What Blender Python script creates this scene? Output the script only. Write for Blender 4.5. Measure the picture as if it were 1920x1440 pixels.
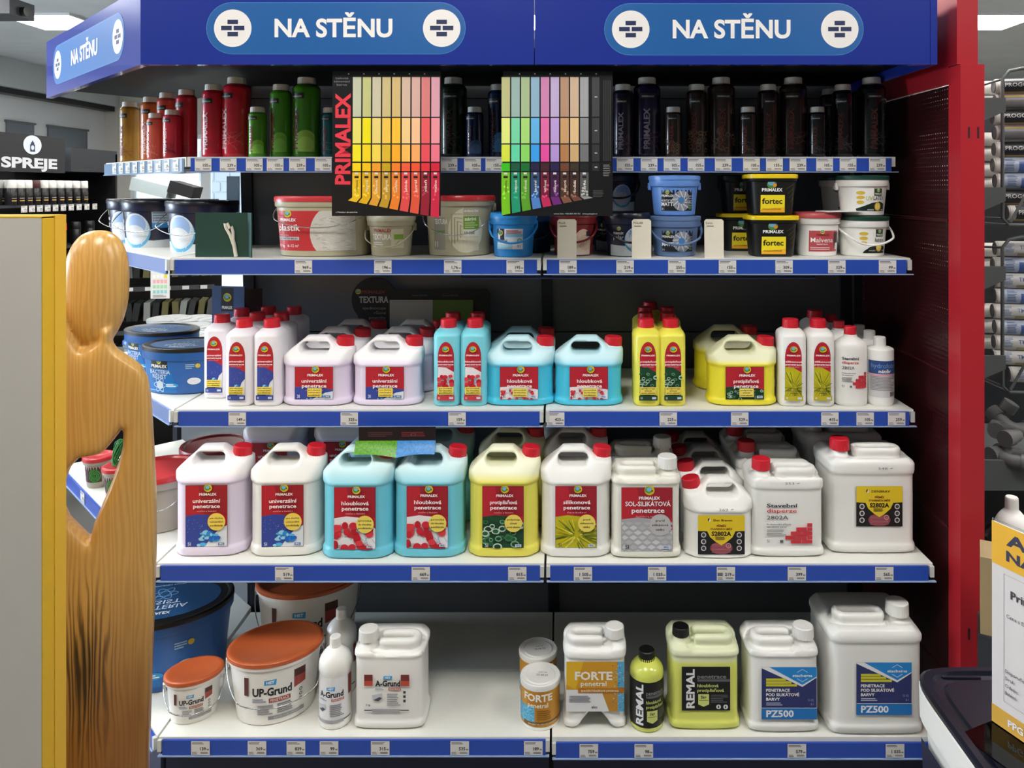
import bpy, math, random
import numpy as np
from mathutils import Vector, Matrix

random.seed(7)
scene = bpy.context.scene
COL = scene.collection
for o in list(bpy.data.objects):
    bpy.data.objects.remove(o)

# ------------------------------------------------------------------ camera
F = 1440.0                      # focal length in pixels of the 1920x1440 frame
CX, CY = 1055.0, 353.0          # principal point (shift lens, camera level)
CAMD, CAMH = 2.57, 1.56         # distance to the back panel, eye height
cd = bpy.data.cameras.new('camera')
cam = bpy.data.objects.new('camera', cd)
COL.objects.link(cam)
cam.location = (0, -CAMD, CAMH)
cam.rotation_euler = (math.pi / 2, 0, 0)
cd.sensor_width = 36
cd.lens = F / 1920 * 36
cd.shift_x = -(CX - 960) / 1920
cd.shift_y = (CY - 720) / 1920
cd.clip_start = 0.05
scene.camera = cam

# ------------------------------------------------------------------ light and exposure
scene.view_settings.view_transform = 'Standard'
scene.view_settings.look = 'None'
scene.view_settings.gamma = 1
scene.view_settings.use_curve_mapping = False
scene.view_settings.exposure = 0.52
scene.cycles.use_denoising = True
scene.cycles.max_bounces = 8
LAMP_STRENGTH = 24.0
LAMP_COLOR = (1.0, 0.97, 0.93)
LAMP_X = (-4.35, -2.35, -0.35, 1.65, 3.65)
LAMP_Y = (4.03, 2.03, 0.03, -1.97)
CEIL = 3.0

world = bpy.data.worlds.new('daylight')
scene.world = world
world.use_nodes = True
bg = world.node_tree.nodes['Background']
bg.inputs[0].default_value = (0.78, 0.89, 1.0, 1)
bg.inputs[1].default_value = 1.6

ld = bpy.data.lights.new('window_daylight', 'AREA')
ld.shape = 'RECTANGLE'; ld.size = 4.0; ld.size_y = 1.5
ld.energy = 400; ld.color = (0.72, 0.86, 1.0)
lo = bpy.data.objects.new('window_daylight', ld); COL.objects.link(lo)
lo.location = (-6.6, -0.6, 1.6); lo.rotation_euler = (0, math.radians(-90), 0)

# ------------------------------------------------------------------ helpers: colour and material
def lin(c):
    out = []
    for v in c[:3]:
        v = v / 255.0
        out.append(v / 12.92 if v <= 0.04045 else ((v + 0.055) / 1.055) ** 2.4)
    return tuple(out)

MATS = {}
def mat(name, rgb, rough=0.4, metal=0.0, vary=0.06, scale=30.0, bump=0.0, spec=0.5, coat=0.0, trans=0.0):
    if name in MATS:
        return MATS[name]
    m = bpy.data.materials.new(name); m.use_nodes = True
    nt = m.node_tree; b = nt.nodes['Principled BSDF']
    c = lin(rgb)
    tc = nt.nodes.new('ShaderNodeTexCoord')
    nz = nt.nodes.new('ShaderNodeTexNoise'); nz.inputs['Scale'].default_value = scale
    nz.inputs['Detail'].default_value = 3
    nt.links.new(tc.outputs['Object'], nz.inputs['Vector'])
    mx = nt.nodes.new('ShaderNodeMix'); mx.data_type = 'RGBA'
    mx.inputs[6].default_value = tuple(v * (1 - vary) for v in c) + (1,)
    mx.inputs[7].default_value = tuple(min(1, v * (1 + vary)) for v in c) + (1,)
    nt.links.new(nz.outputs['Fac'], mx.inputs[0])
    nt.links.new(mx.outputs[2], b.inputs['Base Color'])
    b.inputs['Roughness'].default_value = rough
    b.inputs['Metallic'].default_value = metal
    b.inputs['Specular IOR Level'].default_value = spec
    b.inputs['Coat Weight'].default_value = coat
    b.inputs['Transmission Weight'].default_value = trans
    if bump:
        bp = nt.nodes.new('ShaderNodeBump'); bp.inputs['Strength'].default_value = bump
        bp.inputs['Distance'].default_value = 0.002
        nt.links.new(nz.outputs['Fac'], bp.inputs['Height'])
        nt.links.new(bp.outputs[0], b.inputs['Normal'])
    MATS[name] = m
    return m

def liquid_mat(name, top, liquid, level, blend=0.012, rough=0.38):
    """translucent plastic: paler empty part above the liquid level"""
    if name in MATS:
        return MATS[name]
    m = bpy.data.materials.new(name); m.use_nodes = True
    nt = m.node_tree; b = nt.nodes['Principled BSDF']
    tc = nt.nodes.new('ShaderNodeTexCoord')
    sp = nt.nodes.new('ShaderNodeSeparateXYZ'); nt.links.new(tc.outputs['Object'], sp.inputs[0])
    mr = nt.nodes.new('ShaderNodeMapRange'); mr.interpolation_type = 'SMOOTHSTEP'
    mr.inputs[1].default_value = level - blend; mr.inputs[2].default_value = level + blend
    nt.links.new(sp.outputs[2], mr.inputs[0])
    mx = nt.nodes.new('ShaderNodeMix'); mx.data_type = 'RGBA'
    mx.inputs[6].default_value = lin(liquid) + (1,)
    mx.inputs[7].default_value = lin(top) + (1,)
    nt.links.new(mr.outputs[0], mx.inputs[0])
    nt.links.new(mx.outputs[2], b.inputs['Base Color'])
    b.inputs['Roughness'].default_value = rough
    MATS[name] = m
    return m

def print_mat():
    m = bpy.data.materials.new('printed_ink'); m.use_nodes = True
    nt = m.node_tree; b = nt.nodes['Principled BSDF']
    at = nt.nodes.new('ShaderNodeAttribute'); at.attribute_name = 'Col'
    nt.links.new(at.outputs['Color'], b.inputs['Base Color'])
    b.inputs['Roughness'].default_value = 0.4
    return m
PRINT = print_mat()
def wood_mat():
    m = bpy.data.materials.new('polished_wood'); m.use_nodes = True
    nt = m.node_tree; b = nt.nodes['Principled BSDF']
    N = nt.nodes.new; L = nt.links.new
    tc = N('ShaderNodeTexCoord')
    mp = N('ShaderNodeMapping'); mp.inputs['Scale'].default_value = (16, 16, 1.3)
    L(tc.outputs['Object'], mp.inputs[0])
    nz = N('ShaderNodeTexNoise'); nz.inputs['Scale'].default_value = 1.6; nz.inputs['Detail'].default_value = 4
    L(mp.outputs[0], nz.inputs['Vector'])
    wv = N('ShaderNodeTexWave'); wv.inputs['Scale'].default_value = 2.6
    wv.inputs['Distortion'].default_value = 16; wv.inputs['Detail'].default_value = 3
    wv.inputs['Detail Scale'].default_value = 0.9
    L(mp.outputs[0], wv.inputs['Vector'])
    cr = N('ShaderNodeValToRGB')
    e = cr.color_ramp.elements
    e[0].position = 0.1; e[0].color = lin((186, 143, 79)) + (1,)
    e[1].position = 0.85; e[1].color = lin((198, 156, 88)) + (1,)
    L(wv.outputs['Fac'], cr.inputs[0])
    # heartwood low on the trunk: a darker stain with its own shape
    sp = N('ShaderNodeSeparateXYZ'); L(tc.outputs['Object'], sp.inputs[0])
    mr = N('ShaderNodeMapRange'); mr.inputs[1].default_value = 0.98; mr.inputs[2].default_value = 0.70
    ad = N('ShaderNodeMath'); ad.operation = 'MULTIPLY_ADD'; ad.inputs[1].default_value = 0.25
    L(nz.outputs['Fac'], ad.inputs[0]); L(sp.outputs[2], ad.inputs[2]); L(ad.outputs[0], mr.inputs[0])
    mx = N('ShaderNodeMix'); mx.data_type = 'RGBA'; mx.blend_type = 'MULTIPLY'
    L(mr.outputs[0], mx.inputs[0]); L(cr.outputs[0], mx.inputs[6])
    mx.inputs[7].default_value = (0.50, 0.37, 0.29, 1)
    # a dark knot
    vm = N('ShaderNodeVectorMath'); vm.operation = 'DISTANCE'
    mp2 = N('ShaderNodeMapping'); mp2.inputs['Scale'].default_value = (3.2, 0.0, 1.0)
    mp2.inputs['Location'].default_value = (0.035 * 3.2, 0, -0.70)
    L(tc.outputs['Object'], mp2.inputs[0]); L(mp2.outputs[0], vm.inputs[0])
    vm.inputs[1].default_value = (0, 0, 0)
    ml = N('ShaderNodeMath'); ml.operation = 'MULTIPLY_ADD'; ml.inputs[1].default_value = 0.12
    L(wv.outputs['Fac'], ml.inputs[0]); L(vm.outputs['Value'], ml.inputs[2])
    mr2 = N('ShaderNodeMapRange'); mr2.inputs[1].default_value = 0.20; mr2.inputs[2].default_value = 0.06
    L(ml.outputs[0], mr2.inputs[0])
    mx2 = N('ShaderNodeMix'); mx2.data_type = 'RGBA'
    L(mr2.outputs[0], mx2.inputs[0]); L(mx.outputs[2], mx2.inputs[6])
    mx2.inputs[7].default_value = lin((52, 40, 30)) + (1,)
    L(mx2.outputs[2], b.inputs['Base Color'])
    b.inputs['Roughness'].default_value = 0.28
    return m

# ------------------------------------------------------------------ helpers: meshes and objects
def mesh(name, verts, faces, smooth=None):
    me = bpy.data.meshes.new(name)
    me.from_pydata([tuple(v) for v in verts], [], [tuple(f) for f in faces])
    me.update()
    if smooth is not None:
        me.polygons.foreach_set('use_smooth', [True] * len(me.polygons))
        if smooth < 180:
            me.set_sharp_from_angle(angle=math.radians(smooth))
    return me

def obj(name, me, m=None, parent=None, loc=(0, 0, 0), rot=(0, 0, 0)):
    if m is not None and len(me.materials) == 0:
        me.materials.append(m)
    o = bpy.data.objects.new(name, me)
    COL.objects.link(o)
    o.location = loc; o.rotation_euler = rot
    if parent is not None:
        o.parent = parent
    if m is not None and me.materials[0] != m:
        o.material_slots[0].link = 'OBJECT'; o.material_slots[0].material = m
    return o

LABELS = []
def tag(o, label, cat, group=None, kind=None):
    o['label'] = label; o['category'] = cat
    if group: o['group'] = group
    if kind: o['kind'] = kind
    return o

def thing(name, label, cat, loc=(0, 0, 0), rz=0.0, group=None):
    o = bpy.data.objects.new(name, None); COL.objects.link(o)
    o.empty_display_size = 0.03
    o.location = loc; o.rotation_euler = (0, 0, rz)
    return tag(o, label, cat, group)

def struct(o):
    o['kind'] = 'structure'
    return o

def boxv(x0, x1, y0, y1, z0, z1):
    v = [(x0, y0, z0), (x1, y0, z0), (x1, y1, z0), (x0, y1, z0), (x0, y0, z1), (x1, y0, z1), (x1, y1, z1), (x0, y1, z1)]
    f = [(0, 3, 2, 1), (4, 5, 6, 7), (0, 1, 5, 4), (1, 2, 6, 5), (2, 3, 7, 6), (3, 0, 4, 7)]
    return v, f

def join(parts):
    V, Fc = [], []
    for v, f in parts:
        n = len(V)
        V += list(v); Fc += [tuple(i + n for i in q) for q in f]
    return V, Fc

def box(name, x0, x1, y0, y1, z0, z1, m, parent=None, loc=(0, 0, 0), rot=(0, 0, 0)):
    v, f = boxv(x0, x1, y0, y1, z0, z1)
    return obj(name, mesh(name, v, f), m, parent, loc, rot)

def prism(poly, z0, z1):
    n = len(poly)
    v = [(p[0], p[1], z0) for p in poly] + [(p[0], p[1], z1) for p in poly]
    f = [tuple(range(n - 1, -1, -1)), tuple(range(n, 2 * n))]
    f += [(i, (i + 1) % n, n + (i + 1) % n, n + i) for i in range(n)]
    return v, f

def sup(a, rx, ry, p):
    s, c = math.sin(a), math.cos(a)
    if p == 2 and rx == ry:
        return rx * s, -rx * c
    r = (abs(s / rx) ** p + abs(c / ry) ** p) ** (-1.0 / p)
    return r * s, -r * c

def loftv(secs, n=36, cap0=True, cap1=True):
    """secs: (z, rx, ry, power)"""
    V, Fc = [], []
    for s in secs:
        z, rx, ry, p = s[:4]
        ox, oy = (s[4], s[5]) if len(s) > 5 else (0, 0)
        for i in range(n):
            x, y = sup(2 * math.pi * i / n, rx, ry, p)
            V.append((x + ox, y + oy, z))
    for k in range(len(secs) - 1):
        for i in range(n):
            j = (i + 1) % n
            Fc.append((k * n + i, k * n + j, (k + 1) * n + j, (k + 1) * n + i))
    if cap0: Fc.append(tuple(range(n - 1, -1, -1)))
    if cap1:
        b = (len(secs) - 1) * n
        Fc.append(tuple(range(b, b + n)))
    return V, Fc

def lathev(prof, n=32, **k):
    return loftv([(z, max(r, 1e-4), max(r, 1e-4), 2) for z, r in prof], n, **k)

def tubev(path, r, n=8, closed=False):
    path = [Vector(p) for p in path]
    V, Fc = [], []
    m = len(path)
    up = None
    for i, p in enumerate(path):
        a = path[(i - 1) % m] if (closed or i > 0) else p
        b = path[(i + 1) % m] if (closed or i < m - 1) else p
        t = (b - a).normalized()
        if up is None:
            up = Vector((0, 0, 1)) if abs(t.z) < 0.9 else Vector((1, 0, 0))
        s = t.cross(up).normalized(); up = s.cross(t).normalized()
        for k in range(n):
            q = 2 * math.pi * k / n
            V.append(tuple(p + (s * math.cos(q) + up * math.sin(q)) * r))
    for i in range(m if closed else m - 1):
        j = (i + 1) % m
        for k in range(n):
            l = (k + 1) % n
            Fc.append((i * n + k, i * n + l, j * n + l, j * n + k))
    if not closed:
        Fc.append(tuple(range(n - 1, -1, -1))); Fc.append(tuple(range((m - 1) * n, m * n)))
    return V, Fc

def surface_nets(f, lo, hi, h):
    """mesh the zero level of f(X,Y,Z) on a grid"""
    ax = [np.arange(lo[i] - 2 * h, hi[i] + 2.5 * h, h) for i in range(3)]
    X, Y, Z = np.meshgrid(*ax, indexing='ij')
    D = f(X, Y, Z).astype(np.float32)
    nx, ny, nz = D.shape
    P = np.stack([X, Y, Z], -1)
    acc = np.zeros((nx - 1, ny - 1, nz - 1, 3)); cnt = np.zeros((nx - 1, ny - 1, nz - 1))
    for axis in range(3):
        for u in (0, 1):
            for w in (0, 1):
                sa, sb = [], []
                o = [u, w]; k = 0
                for d in range(3):
                    n = D.shape[d] - 1
                    if d == axis:
                        sa.append(slice(0, n)); sb.append(slice(1, n + 1))
                    else:
                        sa.append(slice(o[k], o[k] + n)); sb.append(slice(o[k], o[k] + n)); k += 1
                sa, sb = tuple(sa), tuple(sb)
                A, B = D[sa], D[sb]
                ch = (A < 0) != (B < 0)
                t = np.where(ch, A / np.where(ch, A - B, 1), 0)
                q = P[sa] + (P[sb] - P[sa]) * t[..., None]
                acc += q * ch[..., None]; cnt += ch
    act = cnt > 0
    idx = -np.ones(act.shape, int); idx[act] = np.arange(act.sum())
    V = acc[act] / cnt[act][:, None]
    S = D < 0
    Fs = []
    for axis in range(3):
        b, c = (axis + 1) % 3, (axis + 2) % 3
        sl0 = [slice(1, -1)] * 3; sl0[axis] = slice(0, -1)
        sl1 = [slice(1, -1)] * 3; sl1[axis] = slice(1, None)
        s0, s1 = S[tuple(sl0)], S[tuple(sl1)]
        for flip in (0, 1):
            w = np.argwhere((s0 != s1) & (s0 if flip == 0 else s1))
            if not len(w): continue
            g = w.copy(); g[:, b] += 1; g[:, c] += 1
            def cell(db, dc):
                e = g.copy(); e[:, b] += db; e[:, c] += dc
                return idx[e[:, 0], e[:, 1], e[:, 2]]
            q = [cell(-1, -1), cell(0, -1), cell(0, 0), cell(-1, 0)]
            if flip: q = q[::-1]
            Fs.append(np.stack(q, 1))
    return V.tolist(), np.concatenate(Fs).tolist()

def smax(a, b, k):
    return 0.5 * (a + b + np.sqrt((a - b) ** 2 + k * k))
def smin(a, b, k):
    return -smax(-a, -b, k)
def sdpoly(x, z, pts):
    d = np.full(x.shape, 1e9); s = np.ones(x.shape)
    n = len(pts)
    for i in range(n):
        ax_, az = pts[i]; bx, bz = pts[i - 1]
        ex, ez = bx - ax_, bz - az
        wx, wz = x - ax_, z - az
        t = np.clip((wx * ex + wz * ez) / (ex * ex + ez * ez), 0, 1)
        d = np.minimum(d, (wx - ex * t) ** 2 + (wz - ez * t) ** 2)
        c1 = z >= az; c2 = z < bz; c3 = ex * wz > ez * wx
        s = np.where((c1 & c2 & c3) | (~c1 & ~c2 & ~c3), -s, s)
    return s * np.sqrt(d)

# ------------------------------------------------------------------ helpers: print (labels, tags, signs)
TXT = {}
def text2d(s, bold, res):
    k = (s, bold, res)
    if k not in TXT:
        c = bpy.data.curves.new('t', 'FONT'); c.body = s; c.resolution_u = res
        c.offset = bold
        o = bpy.data.objects.new('t', c); COL.objects.link(o)
        m = o.to_mesh()
        v = np.array([(p.co.x, p.co.y) for p in m.vertices]).reshape(-1, 2)
        f = [tuple(p.vertices) for p in m.polygons]
        o.to_mesh_clear()
        bpy.data.objects.remove(o); bpy.data.curves.remove(c)
        TXT[k] = (v, f)
    return TXT[k]

class Art:
    """flat print made of thin coloured faces; origin in the middle of the label"""
    def __init__(self):
        self.P = []; self.n = 0; self.clip = None
    def add(self, v, f, c, lay=None):
        v = np.array(v, float)
        if self.clip:
            a, b, c2, d = self.clip
            v[:, 0] = np.clip(v[:, 0], a, c2); v[:, 1] = np.clip(v[:, 1], b, d)
        if lay is None:
            self.n += 1
        self.P.append((v, f, lin(c), self.n))
    def rect(self, x0, y0, x1, y1, c, lay=None):
        self.add([(x0, y0), (x1, y0), (x1, y1), (x0, y1)], [(0, 1, 2, 3)], c, lay)
    def poly(self, pts, c, lay=None):
        self.add(pts, [tuple(range(len(pts)))], c, lay)
    def ell(self, x, y, rx, ry, c, n=20, lay=None):
        self.poly([(x + rx * math.cos(2 * math.pi * i / n), y + ry * math.sin(2 * math.pi * i / n)) for i in range(n)], c, lay)
    def ring(self, x, y, r0, r1, c, n=18, lay=None, sy=1.0):
        v = [(x + r * math.cos(2 * math.pi * i / n), y + sy * r * math.sin(2 * math.pi * i / n)) for r in (r0, r1) for i in range(n)]
        self.add(v, [(i, (i + 1) % n, n + (i + 1) % n, n + i)[::-1] for i in range(n)], c, lay)
    def line(self, x0, y0, x1, y1, t, c, lay=None):
        dx, dy = x1 - x0, y1 - y0; l = math.hypot(dx, dy) or 1
        nx, ny = -dy / l * t / 2, dx / l * t / 2
        self.poly([(x0 - nx, y0 - ny), (x1 - nx, y1 - ny), (x1 + nx, y1 + ny), (x0 + nx, y0 + ny)], c, lay)
    def text(self, s, x, y, h, c, al='c', bold=0.0, w=None, rot=0, res=2, lay=None):
        """cap height h; baseline at y; w squeezes the line to that width"""
        v, f = text2d(s, bold, res)
        if not len(v): return
        v = v * (h / 0.7)
        mn, mx_ = v[:, 0].min(), v[:, 0].max()
        v = v - np.array([mn, 0]); wd = mx_ - mn
        if w: v = v * np.array([w / wd, 1]); wd = w
        if al == 'c': v = v - np.array([wd / 2, 0])
        if al == 'r': v = v - np.array([wd, 0])
        if rot:
            cr, sr = math.cos(rot), math.sin(rot)
            v = v @ np.array([[cr, sr], [-sr, cr]])
        self.add(v + np.array([x, y]), f, c, lay)
    def lines(self, x0, y0, x1, y1, n, c, t=None, seed=0):
        """fine print too small to read: rules of uneven length"""
        r = random.Random(seed); self.n += 1
        st = (y1 - y0) / n
        for i in range(n):
            y = y1 - (i + 0.5) * st
            self.rect(x0, y - (t or st * 0.28), x0 + (x1 - x0) * r.uniform(0.7, 1), y + (t or st * 0.28), c, lay=1)
    def mesh(self, name, wrap=None, maxdx=0.012, step=0.00012, maxdy=1.0):
        V, Fc, C = [], [], []
        for v, f, c, lay in self.P:
            o = 0.0004 + lay * step
            if wrap is None:
                b = len(V)
                V += [(p[0], -o, p[1]) for p in v]
                for q in f:
                    Fc.append(tuple(i + b for i in q)); C.append(c)
            else:
                tris = []
                for q in f:
                    tris += [(v[q[0]], v[q[i]], v[q[i + 1]]) for i in range(1, len(q) - 1)]
                while tris:
                    a, b_, c_ = tris.pop()
                    ed = ((a, b_), (b_, c_), (c_, a))
                    e = [max(abs(p[0] - q[0]), abs(p[1] - q[1]) * maxdx / maxdy) for p, q in ed]
                    m = max(e)
                    if m > maxdx:
                        k = e.index(m)
                        t = [a, b_, c_]; t = t[k:] + t[:k]
                        mid = (t[0] + t[1]) / 2
                        tris.append((t[0], mid, t[2])); tris.append((mid, t[1], t[2]))
                        continue
                    n = len(V)
                    V += [wrap(p[0], p[1], o) for p in (a, b_, c_)]
                    Fc.append((n, n + 1, n + 2)); C.append(c)
        me = mesh(name, V, Fc)
        at = me.attributes.new('Col', 'FLOAT_COLOR', 'CORNER')
        cols = np.concatenate([np.tile(np.array(c + (1.0,)), (len(q), 1)) for q, c in zip(Fc, C)]) if Fc else np.zeros((0, 4))
        at.data.foreach_set('color', cols.astype(np.float32).ravel())
        me.materials.append(PRINT)
        return me

def wrap_loft(rz, p=2.0, fy=1.0, zc=0.0, rot=0.0):
    """rz(z) gives the half width of the wall at height z"""
    def w(x, y, o):
        z = y + zc
        r = rz(z)
        rm = r * (1 + fy) / 2
        px, py = sup(x / rm + rot, r + o, r * fy + o, p)
        return (px, py, z)
    return w

WHITE = (240, 240, 238)
def P2W(px, py, d):
    """pixel of the photograph at distance d -> world point"""
    return ((px - CX) * d / F, d - CAMD, CAMH - (py - CY) * d / F)
def on(px, py, z):
    """pixel lying on the horizontal plane z -> X, Y"""
    d = (CAMH - z) * F / (py - CY)
    return (px - CX) * d / F, d - CAMD

# ================================================================== THE SETTING
M_floor = mat('floor_tile', (122, 120, 116), 0.35, scale=4)
M_ceil = mat('ceiling_panel', (206, 212, 214), 0.8, scale=3, vary=0.12)
M_wall = mat('wall_paint', (205, 202, 194), 0.8)
M_wallw = mat('white_wall_paint', (214, 216, 218), 0.7)
M_black = mat('black_plastic', (16, 17, 19), 0.4)
M_blackm = mat('matt_black_board', (27, 28, 31), 0.6)
M_dark = mat('dark_steel', (40, 43, 48), 0.5)
M_grey = mat('grey_steel', (92, 96, 97), 0.45)

struct(box('floor', -7, 7, -8, 8.2, -0.05, 0, M_floor))
struct(box('ceiling', -7, 7, -8, 8.2, CEIL, CEIL + 0.1, M_ceil))
struct(box('wall_front', -7, 7, -6.1, -6, 0, CEIL, mat('wall_front_paint', (110, 108, 104), 0.8)))
struct(box('wall_right', 6, 6.1, -6, 8, 0, CEIL, M_wall))
wl = struct(obj('wall_left', mesh('wall_left', *join([
    boxv(-6.4, -6.3, 2.2, 8, 0, CEIL), boxv(-6.4, -6.3, -6, -3.2, 0, CEIL),
    boxv(-6.4, -6.3, -3.2, 2.2, 0, 0.8), boxv(-6.4, -6.3, -3.2, 2.2, 2.4, CEIL)])), M_wallw))
struct(obj('wall_back', mesh('wall_back', *join([
    boxv(-4.3, 6, 8, 8.1, 0, CEIL), boxv(-6.4, -5.95, 8, 8.1, 0, CEIL), boxv(-5.95, -4.3, 8, 8.1, 2.3, CEIL)])), M_wall))
struct(box('trim_1', -6.298, -6.1, -5, 7.99, 2.68, CEIL - 0.002, mat('soffit_paint', (188, 194, 196), 0.8)))
struct(box('shadow_gap_strip', -6.298, -6.16, -5, 7.99, 2.615, 2.678, M_black))  # black strip painted in as the shadow gap between soffit and wall
# back window: white frame, mullions and panes
M_frame = mat('window_frame_white', (232, 236, 238), 0.4)
w1 = struct(obj('window_1', mesh('window_1', *join([
    boxv(-5.95, -5.89, 8.0, 8.08, 0, 2.3), boxv(-4.36, -4.3, 8.0, 8.08, 0, 2.3),
    boxv(-5.89, -4.36, 8.0, 8.08, 2.24, 2.3), boxv(-5.89, -4.36, 8.0, 8.08, 0, 0.1),
    boxv(-4.98, -4.86, 8.0, 8.08, 0.1, 2.24)])), M_frame))
def glass_mat():
    m = bpy.data.materials.new('clear_glass'); m.use_nodes = True
    nt = m.node_tree; b = nt.nodes['Principled BSDF']
    tr = nt.nodes.new('ShaderNodeBsdfTransparent'); tr.inputs[0].default_value = (0.93, 0.97, 0.98, 1)
    gl = nt.nodes.new('ShaderNodeBsdfGlossy'); gl.inputs['Roughness'].default_value = 0.03
    fr = nt.nodes.new('ShaderNodeFresnel'); fr.inputs[0].default_value = 1.45
    mx = nt.nodes.new('ShaderNodeMixShader')
    nt.links.new(fr.outputs[0], mx.inputs[0]); nt.links.new(tr.outputs[0], mx.inputs[1]); nt.links.new(gl.outputs[0], mx.inputs[2])
    nt.links.new(mx.outputs[0], nt.nodes['Material Output'].inputs[0])
    return m
M_glass = glass_mat()
box('pane', -5.89, -4.98, 8.03, 8.036, 0.1, 2.24, M_glass, w1)
box('pane', -4.86, -4.36, 8.03, 8.036, 0.1, 2.24, M_glass, w1)
w2 = struct(obj('window_2', mesh('window_2', *join([
    boxv(-6.38, -6.32, -3.2, 2.2, 0.8, 0.86), boxv(-6.38, -6.32, -3.2, 2.2, 2.34, 2.4),
    boxv(-6.38, -6.32, -1.45, -1.38, 0.86, 2.34), boxv(-6.38, -6.32, 0.38, 0.45, 0.86, 2.34)])), M_frame))
# building across the street, seen through the back window
M_brick = mat('pale_grey_brick', (186, 190, 196), 0.9)
nb = thing('neighbouring_building', 'pale brick building with a rust red band seen through the back window', 'building', (-6.9, 12.0, 0))
box('wall', 0, 2.2, 0, 0.2, 0, 4.0, mat('pale_render', (224, 228, 232), 0.9), nb)
box('band', 0.0, 2.2, -0.02, 0, 0.28, 0.62, mat('rust_band', (172, 96, 86), 0.9), nb)
for r in range(9):
    for c in range(6):
        box('brick', 0.02 + c * 0.3 + (r % 2) * 0.12, 0.29 + c * 0.3 + (r % 2) * 0.12, -0.03, 0, 0.9 + r * 0.2, 1.07 + r * 0.2, M_brick, nb)

# ceiling lamps
def emit_mat():
    m = bpy.data.materials.new('lamp_diffuser'); m.use_nodes = True
    nt = m.node_tree; nt.nodes.remove(nt.nodes['Principled BSDF'])
    e = nt.nodes.new('ShaderNodeEmission'); e.inputs[0].default_value = LAMP_COLOR + (1,); e.inputs[1].default_value = LAMP_STRENGTH
    nt.links.new(e.outputs[0], nt.nodes['Material Output'].inputs[0])
    return m
M_emit = emit_mat()
M_lampframe = mat('lamp_frame_white', (225, 226, 226), 0.5)
lf = mesh('lamp_frame', *join([boxv(-0.31, 0.31, -0.31, -0.29, -0.02, -0.001), boxv(-0.31, 0.31, 0.29, 0.31, -0.02, -0.001),
                              boxv(-0.31, -0.29, -0.29, 0.29, -0.02, -0.001), boxv(0.29, 0.31, -0.29, 0.29, -0.02, -0.001)]))
ldif = mesh('lamp_diffuser', *boxv(-0.29, 0.29, -0.29, 0.29, -0.014, -0.004))
rows = ['farthest row', 'second row from the back wall', 'row over the shelving', 'row in front of the shelving']
cols = ['leftmost', 'second from left', 'middle', 'fourth from left', 'rightmost']
for j, y in enumerate(LAMP_Y):
    for i, x in enumerate(LAMP_X):
        t = thing('ceiling_lamp', 'square white ceiling light panel, %s in the %s' % (cols[i], rows[j]), 'ceiling lamp', (x, y, CEIL), 0, 'square ceiling light panels')
        obj('frame', lf, M_lampframe, t); obj('diffuser', ldif, M_emit, t)

# ================================================================== THE SHELVING
M_blue = mat('header_blue_enamel', (32, 50, 142), 0.22, scale=2, vary=0.03, coat=0.3)
M_rail = mat('price_rail_blue', (40, 76, 172), 0.3, vary=0.03)
M_lip = mat('clear_rail_lip', (150, 172, 208), 0.25)
M_shelf = mat('shelf_white_enamel', (226, 226, 218), 0.4, vary=0.03, scale=60)
M_bpanel = mat('back_panel_grey', (98, 101, 106), 0.3, vary=0.04, scale=5)
M_upright = mat('upright_navy', (18, 21, 34), 0.4)
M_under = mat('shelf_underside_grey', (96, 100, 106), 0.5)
M_navy = mat('kick_plate_navy', (22, 30, 66), 0.4)
# level: z of the shelf top, front edge Y, left, seam and right X (the old unit leans a little to the left)
LV = {
    1: (1.649, -0.400, -1.060, -0.062, 0.940),
    2: (1.371, -0.492, -1.058, -0.056, 0.941),
    3: (0.961, -0.492, -1.048, -0.049, 0.949),
    4: (0.593, -0.590, -1.045, -0.045, 0.954),
    5: (0.170, -0.624, -1.023, -0.030, 0.970),
}
gon = thing('shelving_unit', 'blue and grey metal shop shelving unit with five loaded shelves and lettered header', 'shelving', (0, 0, 0))
XU = lambda z, x0: x0 - 0.022 * (z - 0.2)          # lean of the uprights
for x0 in (-1.024, -0.03, 0.968):
    v, f = boxv(-0.018, 0.018, -0.012, 0.03, 0.0, 2.06)
    v = [(XU(p[2], x0) + p[0], p[1], p[2]) for p in v]
    obj('upright', mesh('upright', v, f), M_upright, gon)
zs = [0.1, 0.24, 0.52, 0.80, 1.08, 1.36, 1.64, 1.86, 2.06]
for a, b in ((-1.006, -0.048), (-0.012, 0.95)):
    for k in range(len(zs) - 1):
        v, f = boxv(a, b, 0, 0.012, zs[k] + 0.002, zs[k + 1] - 0.002)
        v = [(XU(p[2], p[0]), p[1], p[2]) for p in v]
        obj('back_panel', mesh('back_panel', v, f), M_bpanel, gon)
v, f = boxv(-1.03, 0.985, 0.014, 0.018, 0.1, 2.06)  # added dark sheet, blocks light leaking through the panel seams
obj('light_block_sheet', mesh('light_block_sheet', [(XU(p[2], p[0]), p[1], p[2]) for p in v], f), M_upright, gon)
box('end_strip', 0.972, 1.03, -0.006, -0.001, 0.1, 2.06, M_upright, gon, (-0.018, 0, 0))
box('end_strip', 0.976, 0.99, -0.010, -0.0065, 0.2, 1.86, mat('end_strip_grey', (86, 86, 86), 0.5), gon, (-0.018, 0, 0))
# wing back panels (the lower part only; above it the wing is open)
for k in range(3):
    v, f = boxv(0, 0.62, 0, 0.012, zs[k] + 0.002, zs[k + 1] - 0.002)
    obj('back_panel', mesh('back_panel', v, f), M_bpanel, gon, (-1.045, 0.005, 0), (0, 0, math.radians(135)))
box('upright', -0.02, 0.02, 0, 0.05, 0, 0.93, M_upright, gon, (-1.5, 0.46, 0), (0, 0, math.radians(45)))

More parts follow.
